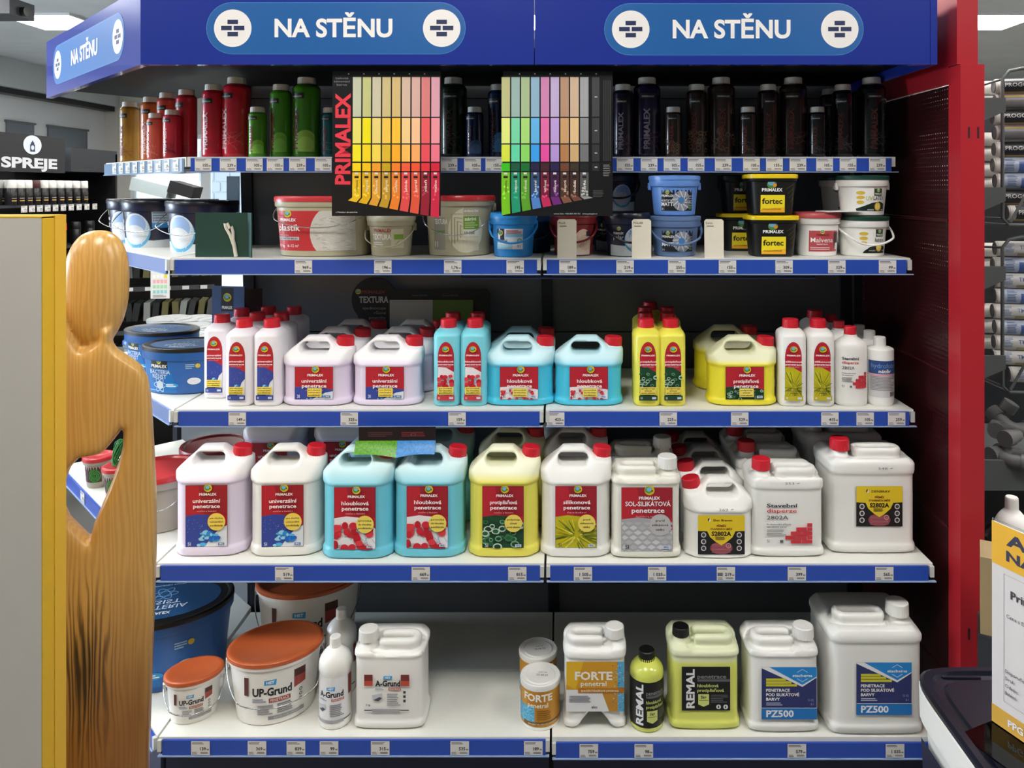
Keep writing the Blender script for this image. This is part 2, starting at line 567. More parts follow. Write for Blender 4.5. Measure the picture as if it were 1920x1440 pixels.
TAGM = {}
def tag_art(price, barcode=False):
    if (price, barcode) not in TAGM:
        a = Art()
        a.rect(-0.0235, -0.0175, 0.0235, 0.0175, (216, 214, 210))
        a.lines(-0.021, 0.009, 0.012, 0.0155, 2, (110, 108, 108), seed=sum(map(ord, price)) % 97)
        a.text(price, 0.014, -0.0055, 0.0078, (40, 38, 40), 'r', 0.03)
        a.rect(0.0155, -0.0052, 0.0215, -0.002, (120, 118, 118))
        a.lines(-0.021, -0.016, -0.006, -0.009, 2, (140, 138, 138), seed=3)
        a.lines(0.0, -0.014, 0.021, -0.009, 2, (120, 118, 118), seed=5)
        if barcode:
            for i in range(7):
                a.rect(-0.021 + i * 0.002, -0.006, -0.0198 + i * 0.002, 0.003, (40, 40, 40), lay=1)
        TAGM[(price, barcode)] = a.mesh('price_tag')
    return TAGM[(price, barcode)]

def rail(parent, x0, x1, yf, z, h=0.037, loc=(0, 0, 0), rz=0.0, mt=None):
    r = obj('price_rail', mesh('price_rail', *boxv(x0, x1, yf - 0.008, yf - 0.001, z - 0.004 - h, z - 0.004)), mt or M_rail, parent, loc, (0, 0, rz))
    return r

def shelf_front(lv, tags):
    z, yf, xl, xm, xr = LV[lv]
    out = []
    for s, (a, b) in enumerate(((xl, xm - 0.003), (xm + 0.003, xr))):
        yb = -0.014 if lv != 5 else -0.05
        if lv == 5:
            sh = obj('shelf', mesh('shelf', *join([boxv(a, b, yf, -0.36, z - 0.03, z), boxv(a, b, -0.357, yb, z - 0.03, z - 0.001)])), M_shelf, gon)
        else:
            sh = obj('shelf', mesh('shelf', *boxv(a, b, yf, yb, z - 0.028, z)), M_shelf, gon)
        box('underside', a + 0.01, b - 0.01, yf + 0.02, yb - 0.01, z - 0.034, z - 0.0285, M_under, sh)
        dz = -0.007 if (lv == 5 and s == 1) else 0
        e0, e1 = (0.012 if s == 0 else 0.010), (0.010 if s == 0 else 0.014)
        box('price_rail', a + e0, b - e1, yf - 0.007, yf - 0.001, z - 0.0415 + dz, z - 0.004 + dz, M_rail, sh)
        box('rail_lip', a + 0.001, b - 0.001 + (0.006 if s else 0), yf - 0.010, yf - 0.001, z - 0.0445 + dz, z - 0.042 + dz, M_lip, sh)
        out.append(sh)
        if lv != 1:
            for xx in ((a, a + 0.010), (b - 0.010, b)):
                box('end_clip', xx[0], xx[1], yf - 0.009, yf - 0.001, z - 0.032 + dz, z - 0.004 + dz, mat('rail_clip', (196, 198, 196), 0.4), sh)
    d = yf - 0.0078 + CAMD
    for px, price in tags:
        x = (px - CX) * d / F
        s = 0 if x < xm else 1
        dz = -0.007 if (lv == 5 and s == 1) else 0
        obj('price_tag', tag_art(price, price == '219 '), None, out[s], (x, yf - 0.0078, z - 0.0225 + dz))
    return out

shelf_front(1, [(381, '155'), (428, '239'), (477, '105'), (516, '155'), (558, '239'), (606, '105'),
                (842, '239'), (886, '105'), (926, '155'), (1172, '155'), (1217, '239'), (1260, '105'), (1305, '155'), (1356, '239'),
                (1409, '105'), (1452, '155'), (1496, '239'), (1546, '105'), (1590, '155'), (1645, '239')])
shelf_front(2, [(569, '969'), (718, '196'), (849, '1,76'), (966, '195'), (1065, '189'), (1172, '219'), (1269, '255'), (1364, '155'), (1470, '309'), (1569, '329'), (1664, '99')])
shelf_front(3, [(445, '149'), (655, '325'), (857, '159'), (1042, '425'), (1253, '225'), (1387, '529'), (1556, '415'), (1622, '105'), (1681, '259')])
shelf_front(4, [(533, '519'), (789, '669'), (970, '815'), (1093, '1 505'), (1232, '1 035'), (1361, '219 '), (1494, '399'), (1658, '565')])
shelf_front(5, [(376, '139'), (482, '369'), (555, '839'), (617, '99'), (713, '315'), (862, '535'), (1000, '189'), (1104, '759'), (1207, '98'), (1494, '579'), (1678, '1 035')])
# kick plates under the base
box('kick_plate', -1.02, -0.036, -0.595, -0.58, 0.0, 0.138, M_navy, gon)
box('kick_plate', -0.024, 0.965, -0.595, -0.58, 0.0, 0.138, M_navy, gon)

# the wing: shelves whose front runs back at 45 degrees
Q = math.sqrt(0.5)
M_railgloss = mat('wing_rail_gloss', (96, 124, 186), 0.08, vary=0.03, coat=0.6)
M_railglass = mat('wing_rail_bright', (150, 176, 205), 0.06, vary=0.03, coat=0.8)
for lv, ln in ((1, 0.79), (2, 0.86), (3, 0.9), (4, 0.98), (5, 1.0)):
    z, yf, xl = LV[lv][:3]
    Fp = (xl - 0.006, yf + 0.004)
    Lp = (Fp[0] - ln * Q, Fp[1] + ln * Q)
    Bp = (xl + 0.0 - 0.012, -0.02)
    dep = ((Bp[0] - Fp[0]) + (Bp[1] - Fp[1])) * Q
    L2 = (Lp[0] + dep * Q, Lp[1] + dep * Q)
    v, f = prism([Fp, Bp, L2, Lp], z - 0.028, z)
    sh = obj('shelf', mesh('shelf', v, f), M_shelf, gon)
    v, f = prism([(Fp[0] - 0.01, Fp[1] + 0.03), (Bp[0] - 0.01, Bp[1] - 0.01), (L2[0], L2[1] - 0.01), (Lp[0] + 0.01, Lp[1] + 0.02)], z - 0.034, z - 0.0285)
    obj('underside', mesh('underside', v, f), M_under, sh)
    rm = M_railglass if lv == 1 else (M_railgloss if lv in (2, 3) else M_rail)
    ang = math.radians(135)
    obj('price_rail', mesh('price_rail', *boxv(0.012, ln - 0.005, 0.001, 0.007, z - 0.0415, z - 0.004)), rm, sh, (Fp[0], Fp[1], 0), (0, 0, ang))
    obj('rail_lip', mesh('rail_lip', *boxv(0.012, ln - 0.005, 0.001, 0.010, z - 0.0445, z - 0.042)), M_lip, sh, (Fp[0], Fp[1], 0), (0, 0, ang))
    if lv != 1:
        obj('end_clip', mesh('end_clip', *boxv(0.0, 0.012, 0.001, 0.009, z - 0.034, z - 0.004)), mat('rail_clip', (196, 198, 196), 0.4), sh, (Fp[0], Fp[1], 0), (0, 0, ang))
    if lv == 1:
        for k in range(9):
            o = obj('price_tag', tag_art('239' if k % 2 else '155'), None, sh, (Fp[0] - (0.06 + k * 0.075) * Q, Fp[1] + (0.06 + k * 0.075) * Q, z - 0.0225), (0, 0, math.radians(-45)))
            o.location += Vector((-0.0078 * Q, -0.0078 * Q, 0))
    if lv == 4:
        for t in (0.42, 0.68):
            o = obj('price_tag', tag_art('149'), None, sh, (Fp[0] - t * Q - 0.0078 * Q, Fp[1] + t * Q - 0.0078 * Q, z - 0.0225), (0, 0, math.radians(-45)))
obj('kick_plate', mesh('kick_plate', *boxv(0.02, 0.97, -0.03, -0.015, 0.0, 0.138)), M_navy, gon, (-1.03, -0.62, 0), (0, 0, math.radians(135)))

# header: two front panels, the 45 degree panel, and the dark canopy above the top shelf
HZ0, HZ1, HY, HXL, HXM, HXR = 1.871, 2.064, -0.640, -1.060, -0.071, 0.941
M_canopy = mat('canopy_black', (12, 13, 16), 0.55, spec=0.2)
def brick_icon(a, x, r):
    a.ell(x, 0, r, r, (236, 232, 228), 40)
    c = (30, 44, 84); b = r * 0.17
    a.n += 1
    a.rect(x - r * .28, b * 1.25, x + r * .28, b * 2.65, c, lay=1)
    a.rect(x - r * .62, -b * .65, x - r * .05, b * .75, c, lay=1)
    a.rect(x + r * .05, -b * .65, x + r * .62, b * .75, c, lay=1)
    a.rect(x - r * .28, -b * 2.55, x + r * .28, -b * 1.15, c, lay=1)
def pill(w, h):
    a = Art()
    def shape(w, h):
        r = h / 2; p = []
        for s, x in ((1, w / 2 - r), (-1, -w / 2 + r)):
            for i in range(17):
                q = -math.pi / 2 + math.pi * i / 16
                p.append((x + s * r * math.cos(q), s * r * math.sin(q)))
        return p
    a.poly(shape(w, h), (70, 130, 190))
    a.poly(shape(w - 0.003, h - 0.003), (18, 90, 156))
    brick_icon(a, -w / 2 + h * 0.51, h * 0.36)
    brick_icon(a, w / 2 - h * 0.46, h * 0.36)
    a.text('NA STĚNU', -0.006, -0.021, 0.044, (240, 236, 232), 'c', 0.03, w=0.296, res=6)
    return a.mesh('sign_print')
pillm = pill(0.652, 0.131)
hp = obj('header_panel', mesh('header_panel', *boxv(HXL, HXM - 0.001, HY, HY + 0.02, HZ0, HZ1)), M_blue, gon)
obj('sign_print', pillm, None, hp, ((630 - CX) * 1.93 / F, HY, CAMH + (CY - 53) * 1.93 / F))
hp = obj('header_panel', mesh('header_panel', *join([boxv(HXM + 0.001, HXR - 0.018, HY, HY + 0.02, HZ0, HZ1), boxv(HXR - 0.017, HXR, HY - 0.001, HY + 0.02, HZ0, HZ1)])), M_blue, gon)
obj('sign_print', pillm, None, hp, ((1376 - CX) * 1.93 / F, HY, CAMH + (CY - 55) * 1.93 / F))
box('header_side', HXR - 0.004, HXR, HY + 0.02, 0, HZ0, HZ1, M_blue, gon)
a45 = math.radians(135)
hp = obj('header_panel', mesh('header_panel', *boxv(0, 1.02, -0.02, 0, HZ0, HZ1)), M_blue, gon, (HXL - 0.001, HY, 0), (0, 0, a45))
for k in (1,):
    t = 0.526
    obj('sign_print', pill(0.79, 0.128), None, gon.children[0] if False else hp, (t, 0.0, (HZ0 + HZ1) / 2), (0, 0, math.pi))
v, f = prism([(HXL, HY + 0.02), (HXR - 0.005, HY + 0.02), (HXR - 0.005, -0.005), (-1.03, -0.005), (-1.5, 0.46), (-1.76, 0.07)], HZ0 + 0.030, HZ0 + 0.045)
obj('canopy', mesh('canopy', v, f), M_canopy, gon)
# hanger bar under shelf 2 and the pale bracket on the wing upright
v, f = tubev([(-0.28, -0.05, 1.345), (-0.28, -0.43, 1.318), (-0.28, -0.44, 1.312), (0.70, -0.44, 1.312), (0.70, -0.43, 1.318), (0.70, -0.05, 1.345)], 0.0035, 8)
obj('hanger_bar', mesh('hanger_bar', v, f, 40), mat('hanger_bar_blue', (52, 66, 110), 0.3, 0.5), gon)
pb = obj('bracket', mesh('bracket', *prism([(-0.02, -0.002), (0.022, -0.002), (0.022, 0.002), (-0.02, 0.002)], 1.44, 1.60)), mat('pale_blue_bracket', (176, 204, 232), 0.3), gon, (-1.095, -0.02, 0))

# ================================================================== RED END FRAME
M_red = mat('red_enamel', (172, 34, 44), 0.32, vary=0.03)
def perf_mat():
    m = bpy.data.materials.new('perforated_shaded_red'); m.use_nodes = True
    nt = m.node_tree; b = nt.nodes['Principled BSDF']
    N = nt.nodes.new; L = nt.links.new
    b.inputs['Base Color'].default_value = lin((52, 13, 16)) + (1,); b.inputs['Roughness'].default_value = 0.35  # frame red darkened: the shadow on the inner face is in the colour
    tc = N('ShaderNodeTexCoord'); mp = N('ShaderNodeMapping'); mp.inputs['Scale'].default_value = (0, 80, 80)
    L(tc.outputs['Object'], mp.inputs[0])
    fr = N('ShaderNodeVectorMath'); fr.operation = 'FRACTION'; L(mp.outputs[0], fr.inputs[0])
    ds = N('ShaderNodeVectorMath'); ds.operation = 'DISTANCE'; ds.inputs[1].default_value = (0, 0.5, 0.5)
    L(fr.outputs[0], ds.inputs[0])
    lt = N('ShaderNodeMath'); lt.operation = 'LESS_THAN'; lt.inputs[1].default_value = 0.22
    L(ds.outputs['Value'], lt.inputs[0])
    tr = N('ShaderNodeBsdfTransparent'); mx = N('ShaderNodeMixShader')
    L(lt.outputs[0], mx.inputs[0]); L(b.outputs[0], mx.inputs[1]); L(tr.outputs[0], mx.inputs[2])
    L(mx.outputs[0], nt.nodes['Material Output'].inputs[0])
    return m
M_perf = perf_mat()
M_slot = mat('slot_black', (14, 8, 9), 0.6)
ef = thing('end_frame', 'red steel end frame with perforated panels closing the right side of the shelving', 'frame', (1.0, -0.64, 0))
post = box('post', 0, 0.06, 0, 0.06, 0, 1.872, M_red, ef)
box('upper_post', -0.003, 0.05, 0.012, 0.06, 1.874, 2.12, M_red, ef)
for z in (1.70, 0.44):
    for x in (0.021, 0.044):
        box('slot', x - 0.002, x + 0.002, -0.001, 0.001, z - 0.014, z + 0.014, M_slot, post)
pz = [0.02, 0.285, 0.682, 1.08, 1.476, 1.83]
for k in range(5):
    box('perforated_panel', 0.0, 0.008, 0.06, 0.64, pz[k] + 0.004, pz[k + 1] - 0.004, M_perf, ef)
    box('rib', -0.003, 0.008, 0.06, 0.64, pz[k] - 0.003, pz[k] + 0.003, mat('dark_red_rib', (70, 18, 22), 0.4), ef)
box('top_panel', 0.0, 0.008, 0.06, 0.64, 1.83, 2.10, M_red, ef)
box('rear_post', 0, 0.05, 0.64, 0.69, 0, 2.10, mat('dark_red_rib', (70, 18, 22), 0.4), ef)  # darker red stands in for shade, hiding the lamp light on this post

# ================================================================== PRODUCT BUILDERS
M_white = mat('white_plastic', (236, 235, 230), 0.35, vary=0.02)
M_redcap = mat('red_cap_plastic', (206, 32, 48), 0.35, vary=0.04)
M_whitecap = mat('white_cap_plastic', (228, 227, 222), 0.4, vary=0.03)
M_blackcap = mat('black_cap_plastic', (14, 14, 15), 0.4)
M_wire = mat('bright_wire', (190, 192, 194), 0.25, 0.9)

def stad(x, y, cx, cy, hl, r):
    return np.sqrt(np.maximum(np.abs(x - cx) - hl, 0) ** 2 + (y - cy) ** 2) - r

JUG = {}
def jug_mesh(key, w, d, h, style='P', side=1, zr=0.72, arch=False, step=0.0042, foot=0.085):
    """returns mesh, cap position and the Y of the label panel"""
    if key in JUG: return JUG[key]
    R = 0.008
    if style == 'P':
        zn = h - 0.037
        xl = 0.5 * w
        poly = [(-xl, 0), (xl, 0), (xl, zn - 0.004), (0.31 * w, zn), (0.15 * w, h), (-0.20 * w, h), (-0.5 * w, zr * h + 0.25 * (h - zr * h))]
        cap = (0.36 * w, 0.0, zn)
        xs, zsl, hl, hs = -0.035 * w, h - 0.032, 0.14 * w, 0.0135
    else:
        zn = h - 0.026
        poly = [(-0.5 * w, 0), (0.5 * w, 0), (0.5 * w, 0.84 * h), (0.42 * w, zn), (-0.42 * w, zn), (-0.5 * w, 0.84 * h)]
        cap = (0.31 * w, -0.16 * d, zn + 0.002)
        xs, ys, hl, hs = -0.10 * w, -0.14 * d, 0.16 * w, 0.013
    poly = [(x + (-R if x > 0 else R), z + (R if z < 0.01 else -R if z > 0.9 * h else 0)) for x, z in poly]
    chm = 0.030 if style == 'P' else 0.012
    def f(X, Y, Z):
        X = X * side
        a = sdpoly(X, Z, poly) - R
        if style == 'P':
            t = np.clip((Z - zr * h) / (h - zr * h), 0, 1)
            yh = d / 2 * (1 - t) + 0.018 * t
            yh = np.where(Z < zr * h, d / 2, yh)
            b = (np.abs(Y) - yh) * np.where(Z < zr * h, 1, 0.82)
            k = 0.007
        else:
            t = np.clip((Z - 0.84 * h) / (0.16 * h), 0, 1)
            b = np.abs(Y) - d / 2 + 0.012 * t
            k = 0.011
        c = (np.abs(X) + np.abs(Y) - (w / 2 + d / 2 - chm)) * 0.7071
        band = np.clip((Z - foot * h) / 0.006, 0, 1) * np.clip((zr * h - Z) / 0.006, 0, 1)
        s = smax(smax(a, b, k), c, k) + 0.0042 * band
        if style == 'P':
            sl = stad(X, Z, xs, zsl, hl, hs)
            s = smax(s, -sl, 0.006)
            nk = np.maximum(np.hypot(X - cap[0], Y) - 0.0195, np.abs(Z - zn) - 0.010)
            s = smin(s, nk, 0.008)
        else:
            pit = np.maximum(stad(X, Y, xs, ys, hl, hs), -(Z - (zn - 0.028)))
            s = smax(s, -pit, 0.006)
            groove = np.maximum(stad(X, Y, xs, ys, hl + 0.004, 0.040), -(Z - (zn - 0.014)))
            groove = np.maximum(groove, -(stad(X, Y, xs, ys, hl, 0.026)))
            s = smax(s, -groove, 0.008)
            ring = np.sqrt((np.abs(stad(X, Y, xs, ys, hl, 0.020))) ** 2 + (Z - zn - 0.006) ** 2) - 0.0075
            s = smin(s, ring, 0.010)
            well = np.maximum(np.hypot(X - cap[0], Y - cap[1]) - 0.034, -(Z - (zn - 0.008)))
            s = smax(s, -well, 0.008)
            nk = np.maximum(np.hypot(X - cap[0], Y - cap[1]) - 0.0195, np.abs(Z - zn + 0.010) - 0.016)
            s = smin(s, nk, 0.008)
        if arch:
            cut = np.maximum(np.abs(X) / (0.30 * w) + np.maximum(Z, 0) / (0.14 * h) * 0.55 - 1, Z - 0.125 * h) * 0.03
            s = smax(s, -cut, 0.006)
        return s
    v, fc = surface_nets(f, (-w / 2 - 0.005, -d / 2 - 0.005, -0.004), (w / 2 + 0.005, d / 2 + 0.005, h + 0.012), step)
    z0 = min(p[2] for p in v)
    v = [(p[0], p[1], p[2] - z0) for p in v]
    me = mesh('jug_body', v, fc, 180)
    JUG[key] = (me, (cap[0] * side, cap[1], cap[2] - z0 + 0.004), -(d / 2 - 0.0042))
    return JUG[key]

CAPM = {}
def cap_mesh(r, h, ribs=30):
    k = (r, h)
    if k not in CAPM:
        n = ribs * 2
        V, Fc = [], []
        prof = [(0, 1.0, 1), (h * 0.78, 0.98, 1), (h * 0.93, 0.95, 0), (h, 0.86, 0), (h + 0.0005, 0.3, 0)]
        for z, q, rib in prof:
            for i in range(n):
                rr = r * q * (1 - (0.045 if (rib and i % 2) else 0))
                a = 2 * math.pi * i / n
                V.append((rr * math.sin(a), -rr * math.cos(a), z))
        for s in range(len(prof) - 1):
            for i in range(n):
                j = (i + 1) % n
                Fc.append((s * n + i, s * n + j, (s + 1) * n + j, (s + 1) * n + i))
        Fc.append(tuple(range((len(prof) - 1) * n, len(prof) * n)))
        CAPM[k] = mesh('cap', V, Fc, 35)
    return CAPM[k]

def jug(name, label, group, key, loc, rz, bm, capm, art=None, az=0.0, ax=0.0, capr=0.0248, caph=0.028, tilt=0.0, extra=None, cat='jug'):
    me, cp, yl = JUG[key]
    t = thing(name, label, cat, loc, rz, group)
    b = obj('body', me, bm, t)
    obj('cap', cap_mesh(capr, caph), capm, t, cp, (0, tilt, 0))
    if art is not None:
        obj('label', art, None, t, (ax, yl - 0.0012, az))
    if extra is not None:
        obj('pen_mark', extra[0], None, t, (extra[1], yl - 0.0050 + extra[3], extra[2]))
    return t

BOT = {}
def bottle_mesh(key, w, d, h, p=3.0, neck=0.017, shoulder=0.78, foot=0.004, waist=0.0, ctop=0.94, n=40):
    """body of a bottle with its neck; the cap comes on top"""
    if key not in BOT:
        rx, ry = w / 2, d / 2
        s = [(0, rx * .9, ry * .9, p), (foot, rx * .985, ry * .985, p), (foot + .008, rx, ry, p)]
        if waist:
            s += [(.10 * h, rx, ry, p), (.115 * h, rx - waist, ry - waist, p), (shoulder * h - .012, rx - waist, ry - waist, p), (shoulder * h - .006, rx, ry, p)]
        s += [(shoulder * h, rx, ry, p)]
        m = 7
        for i in range(1, m + 1):
            q = i / m
            e = 1 - q * q * (0.85 + 0.15 * q)
            r1 = neck + (rx - neck) * max(e, 0) if True else 0
            r2 = neck + (ry - neck) * max(e, 0)
            s.append((shoulder * h + (ctop * h - shoulder * h) * (q ** 0.9) * .9, r1, r2, p + (2 - p) * q))
        s += [(ctop * h + 0.002, neck, neck, 2)]
        v, f = loftv(s, n)
        BOT[key] = (mesh('bottle_body', v, f, 50), ctop * h, w, d, p)
    return BOT[key]

def bottle(name, label, group, key, loc, rz, bm, capm, capr, caph, art=None, extra_parts=(), cat='bottle'):
    me, zc = BOT[key][:2]
    t = thing(name, label, cat, loc, rz, group)
    obj('body', me, bm, t)
    obj('cap', cap_mesh(capr, caph, 24), capm, t, (0, 0, zc - 0.004))
    if art is not None:
        obj('label', art, None, t)
    for nm, m_, mm, lc in extra_parts:
        obj(nm, m_, mm, t, lc)
    return t

BUC = {}
def bucket_meshes(key, rb, rt, h, fy=1.0, p=2.0, rim=0.016, lid_h=0.010, n=56):
    if key not in BUC:
        def S(z, r): return (z, r, r * fy, p)
        k = (rt - rb) / h
        body = [S(0, rb * .94), S(.003, rb), S(h - rim - .006, rb + k * (h - rim)), S(h - rim - .004, rt + .003), S(h - rim, rt + .0045),
                S(h - .003, rt + .0045), S(h - .001, rt + .002)]
        bme = mesh('bucket_body', *loftv(body, n), 40)
        lid = [S(h - .006, rt + .0065), S(h + lid_h * .55, rt + .0065), S(h + lid_h * .9, rt + .004), S(h + lid_h, rt), S(h + lid_h * .9, rt - .006), S(h + lid_h * .45, rt - .010), S(h + lid_h * .45, .002)]
        lme = mesh('bucket_lid', *loftv(lid, n), 40)
        BUC[key] = (bme, lme, rb, k, h, fy, p, rt, lid_h)
    return BUC[key]

def bail(rt, h, fy, drop, front=1.0, r=0.0016, z0=None, back=False):
    pts = []
    z0 = h - 0.022 if z0 is None else z0
    for i in range(25):
        q = math.pi * i / 24
        s = math.sin(q)
        pts.append((-(rt + 0.006) * math.cos(q), -(rt * fy + 0.010) * min(1, s * 1.6) * front, z0 - drop * s))
    return tubev(pts, r, 8)

def bucket(name, label, group, key, loc, rz, bm, lm, art=None, handle=None, hm=None, lidart=None, cat='bucket'):
    bme, lme, rb, k, h, fy, p, rt, lh = BUC[key]
    t = thing(name, label, cat, loc, rz, group)
    obj('body', bme, bm, t)
    l = obj('lid', lme, lm, t)
    if lidart is not None:
        obj('lid_print', lidart, None, l, (0, 0, h + lh * .45 + 0.0002), (-math.pi / 2, 0, 0))
    if handle is not None:
        hk = ('bail', key, handle)
        if hk not in BUC:
            kw = dict(handle)
            BUC[hk] = mesh('handle', *bail(rt, h, fy, **kw), 60)
        obj('handle', BUC[hk], hm or M_wire, t)
        ek = ('ear', key)
        if ek not in BUC:
            BUC[ek] = mesh('ear', *boxv(-.004, .004, -.006, .006, h - .034, h - .014))
        for sx in (-1, 1):
            obj('ear', BUC[ek], bm, t, (sx * (rt + .004), 0, 0))
    if art is not None:
        obj('label', art, None, t)
    return t
def bwrap(key, zc, rot=0.0):
    rb, k, fy, p = BUC[key][2], BUC[key][3], BUC[key][5], BUC[key][6]
    return wrap_loft(lambda z: rb + k * z, p, fy, zc, rot)

# ------------------------------------------------------------------ label artwork
def globe(a, x, y, r):
    a.ell(x, y, r, r * .95, (214, 190, 40), 18)
    a.ell(x - r * .18, y + r * .05, r * .72, r * .66, (92, 150, 60), 16)
    a.ell(x - r * .1, y + r * .2, r * .5, r * .42, (120, 180, 220), 14)
    a.ell(x + r * .55, y - r * .1, r * .16, r * .16, (40, 30, 20), 8)

PVAR = {
    'u': (['univerzální', 'penetrace'], 'vnitřní a fasádní', ['pro všechny', 'minerální', 'podklady'], (52, 72, 158)),
    'h': (['hloubková', 'penetrace'], 'vnitřní a fasádní', ['proniká', 'do hloubky', 'podkladu'], (236, 234, 236)),
    'p': (['protiplísňová', 'penetrace'], 'vnitřní a fasádní', ['podporuje', 'účinek', 'proti plísním'], (26, 70, 44)),
    's': (['silikonová', 'penetrace'], 'fasádní', ['pod', 'silikonové', 'nátěry'], (196, 186, 30)),
    'z': (['SOL-SILIKÁTOVÁ', 'penetrace'], 'fasádní a vnitřní', ['pod', 'silikátové', 'nátěry'], (168, 168, 170)),
}
def picture(a, v, x0, y0, x1, y1):
    r = random.Random(ord(v))
    W, H = x1 - x0, y1 - y0
    a.clip = (x0, y0, x1, y1)
    S = min(W, H)
    if v == 'u':
        a.poly([(x1, y0), (x1, y0 + .75 * H), (x1 - .2 * W, y0 + .62 * H), (x1 - .38 * W, y0 + .3 * H), (x1 - .55 * W, y0)], (226, 232, 238))
        for i in range(26):
            q = i / 26
            a.ell(x0 + W * (.35 + .45 * q) + r.uniform(-.06, .06) * W, y0 + H * (.12 + .5 * q * (1 - q) * 2) + r.uniform(-.12, .2) * H, S * r.uniform(.04, .13), S * r.uniform(.04, .1), r.choice([(40, 140, 214), (84, 186, 232), (24, 104, 196), (150, 214, 240)]), 10)
        a.n += 1
        for i in range(30):
            a.ell(x0 + W * r.uniform(.05, .75), y0 + H * r.uniform(.5, 1), S * .012, S * .012, (120, 170, 220), 6, lay=1)
    if v == 'h':
        for i in range(16):
            a.line(x0 + W * r.random(), y0 + H * r.random(), x0 + W * r.random(), y0 + H * r.random(), S * .02, (150, 190, 210))
        for i in range(22):
            a.ell(x0 + W * r.random(), y0 + H * r.uniform(0, .95), S * r.uniform(.09, .17), S * r.uniform(.09, .17), r.choice([(204, 38, 52), (190, 28, 44), (222, 60, 70)]), 14)
    if v == 'p':
        for i in range(26):
            x, y, q = x0 + W * r.random(), y0 + H * r.random(), S * r.uniform(.07, .17)
            a.ell(x, y, q, q * r.uniform(.6, 1), r.choice([(120, 176, 132), (196, 220, 200), (60, 120, 76)]), 14)
            a.ell(x, y, q * .72, q * .5, r.choice([(22, 62, 38), (40, 96, 60)]), 12)
    if v == 's':
        for i in range(46):
            cx, cy = x0 + W * .5, y0 + H * .45
            q = r.uniform(0, 6.283); l0, l1 = r.uniform(.05, .25), r.uniform(.4, .95)
            a.line(cx + W * l0 * math.cos(q), cy + H * l0 * math.sin(q), cx + W * l1 * math.cos(q), cy + H * l1 * math.sin(q), S * r.uniform(.02, .05), r.choice([(226, 216, 60), (130, 140, 24), (238, 232, 120), (90, 110, 24), (210, 196, 30)]))
    if v == 'z':
        a.n += 1
        for j in range(7):
            for i in range(7):
                x, y = x0 + W * (i + (j % 2) * .5 - .2) / 5.6, y0 + H * (j - .2) / 6
                a.poly([(x - W * .085, y), (x, y - H * .085), (x + W * .085, y), (x, y + H * .085)], r.choice([(196, 196, 198), (182, 182, 184), (206, 206, 208)]), lay=1)
    a.clip = None

LART = {}
def primalex(v, w, h, vol, badge):
    k = (v, w, h)
    if k in LART: return LART[k]
    tl, sub, bd, base = PVAR[v]
    a = Art()
    a.rect(-w / 2 - .0006, -h / 2 - .0006, w / 2 + .0006, h / 2 + .0006, (60, 20, 30))
    a.rect(-w / 2, -h / 2, w / 2, h / 2, (186, 34, 50))
    ys = h * (.01 if badge == 'c' else -.10) - (.0 if badge == 'c' else .02 * h)
    if h > w:
        a.poly([(w * -.2, h / 2), (w / 2, h / 2), (w / 2, ys), (w * -.05, ys)], (158, 30, 44))
    ysr = ys - .18 * h if badge == 'c' else ys - .08 * h
    a.poly([(-w / 2, -h / 2), (w / 2, -h / 2), (w / 2, ysr), (w * .1, ys), (-w * .2, ys + .02 * h), (-w / 2, ys - .01 * h)], base)
    picture(a, v, -w / 2, -h / 2, w / 2, ys - .05 * h)
    u = w * .95
    globe(a, w * .05, h / 2 - .03 * u - .055 * u + .03 * u, .105 * u)
    yt = h / 2 - .30 * u
    a.text('PRIMALEX', w * .05, h / 2 - .245 * u, .062 * u, (244, 240, 240), 'c', .03, w=.44 * u)
    w1 = .70 * u if v != 'z' else .94 * u
    y = h / 2 - (.43 if badge == 'c' else .42) * u + (.05 * u if v == 'z' else 0)
    a.text(tl[0], w * .02, y, .095 * u, (244, 240, 240), 'c', .018, w=w1)
    a.text(tl[1], w * .02, y - .135 * u, .095 * u, (244, 240, 240), 'c', .022, w=.68 * u)
    a.text(sub, w * .02, y - .235 * u, .04 * u, (236, 170, 176), 'c', 0, w=.5 * u)
    yc = {'u': (244, 214, 90)}.get(v, (236, 214, 96))
    if v == 'z': yc = (186, 184, 184)
    if badge == 'c':
        bx, by, r = w * .26, -h * .085, .225 * u
        a.ell(bx, by, r, r, yc, 30)
        for i, s in enumerate(bd):
            a.text(s, bx, by + r * (.32 - .42 * i), r * .2, (50, 44, 36), 'c', .012, w=r * (1.5 if len(s) > 6 else .8))
    else:
        bx, by = w * .03, -h * .27
        a.rect(bx - .20 * u, by - .125 * u, bx + .20 * u, by + .115 * u, yc)
        for i, s in enumerate(bd):
            a.text(s, bx, by + u * (.045 - .07 * i), u * .034, (50, 44, 36), 'c', .012, w=u * (.33 if len(s) > 6 else .2))
    a.text(vol, -w * .43, -h / 2 + .05 * u, .085 * u, (230, 232, 236) if v in 'up' else (50, 44, 50), 'l', .01)
    a.rect(w * .30, -h / 2 + .05 * u, w * .45, -h / 2 + .12 * u, (200, 214, 236) if v != 'u' else (70, 120, 180))
    a.text('PPG', w * .375, -h / 2 + .065 * u, .04 * u, (40, 60, 120) if v != 'u' else WHITE, 'c', .02)
    LART[k] = a.mesh('label')
    return LART[k]

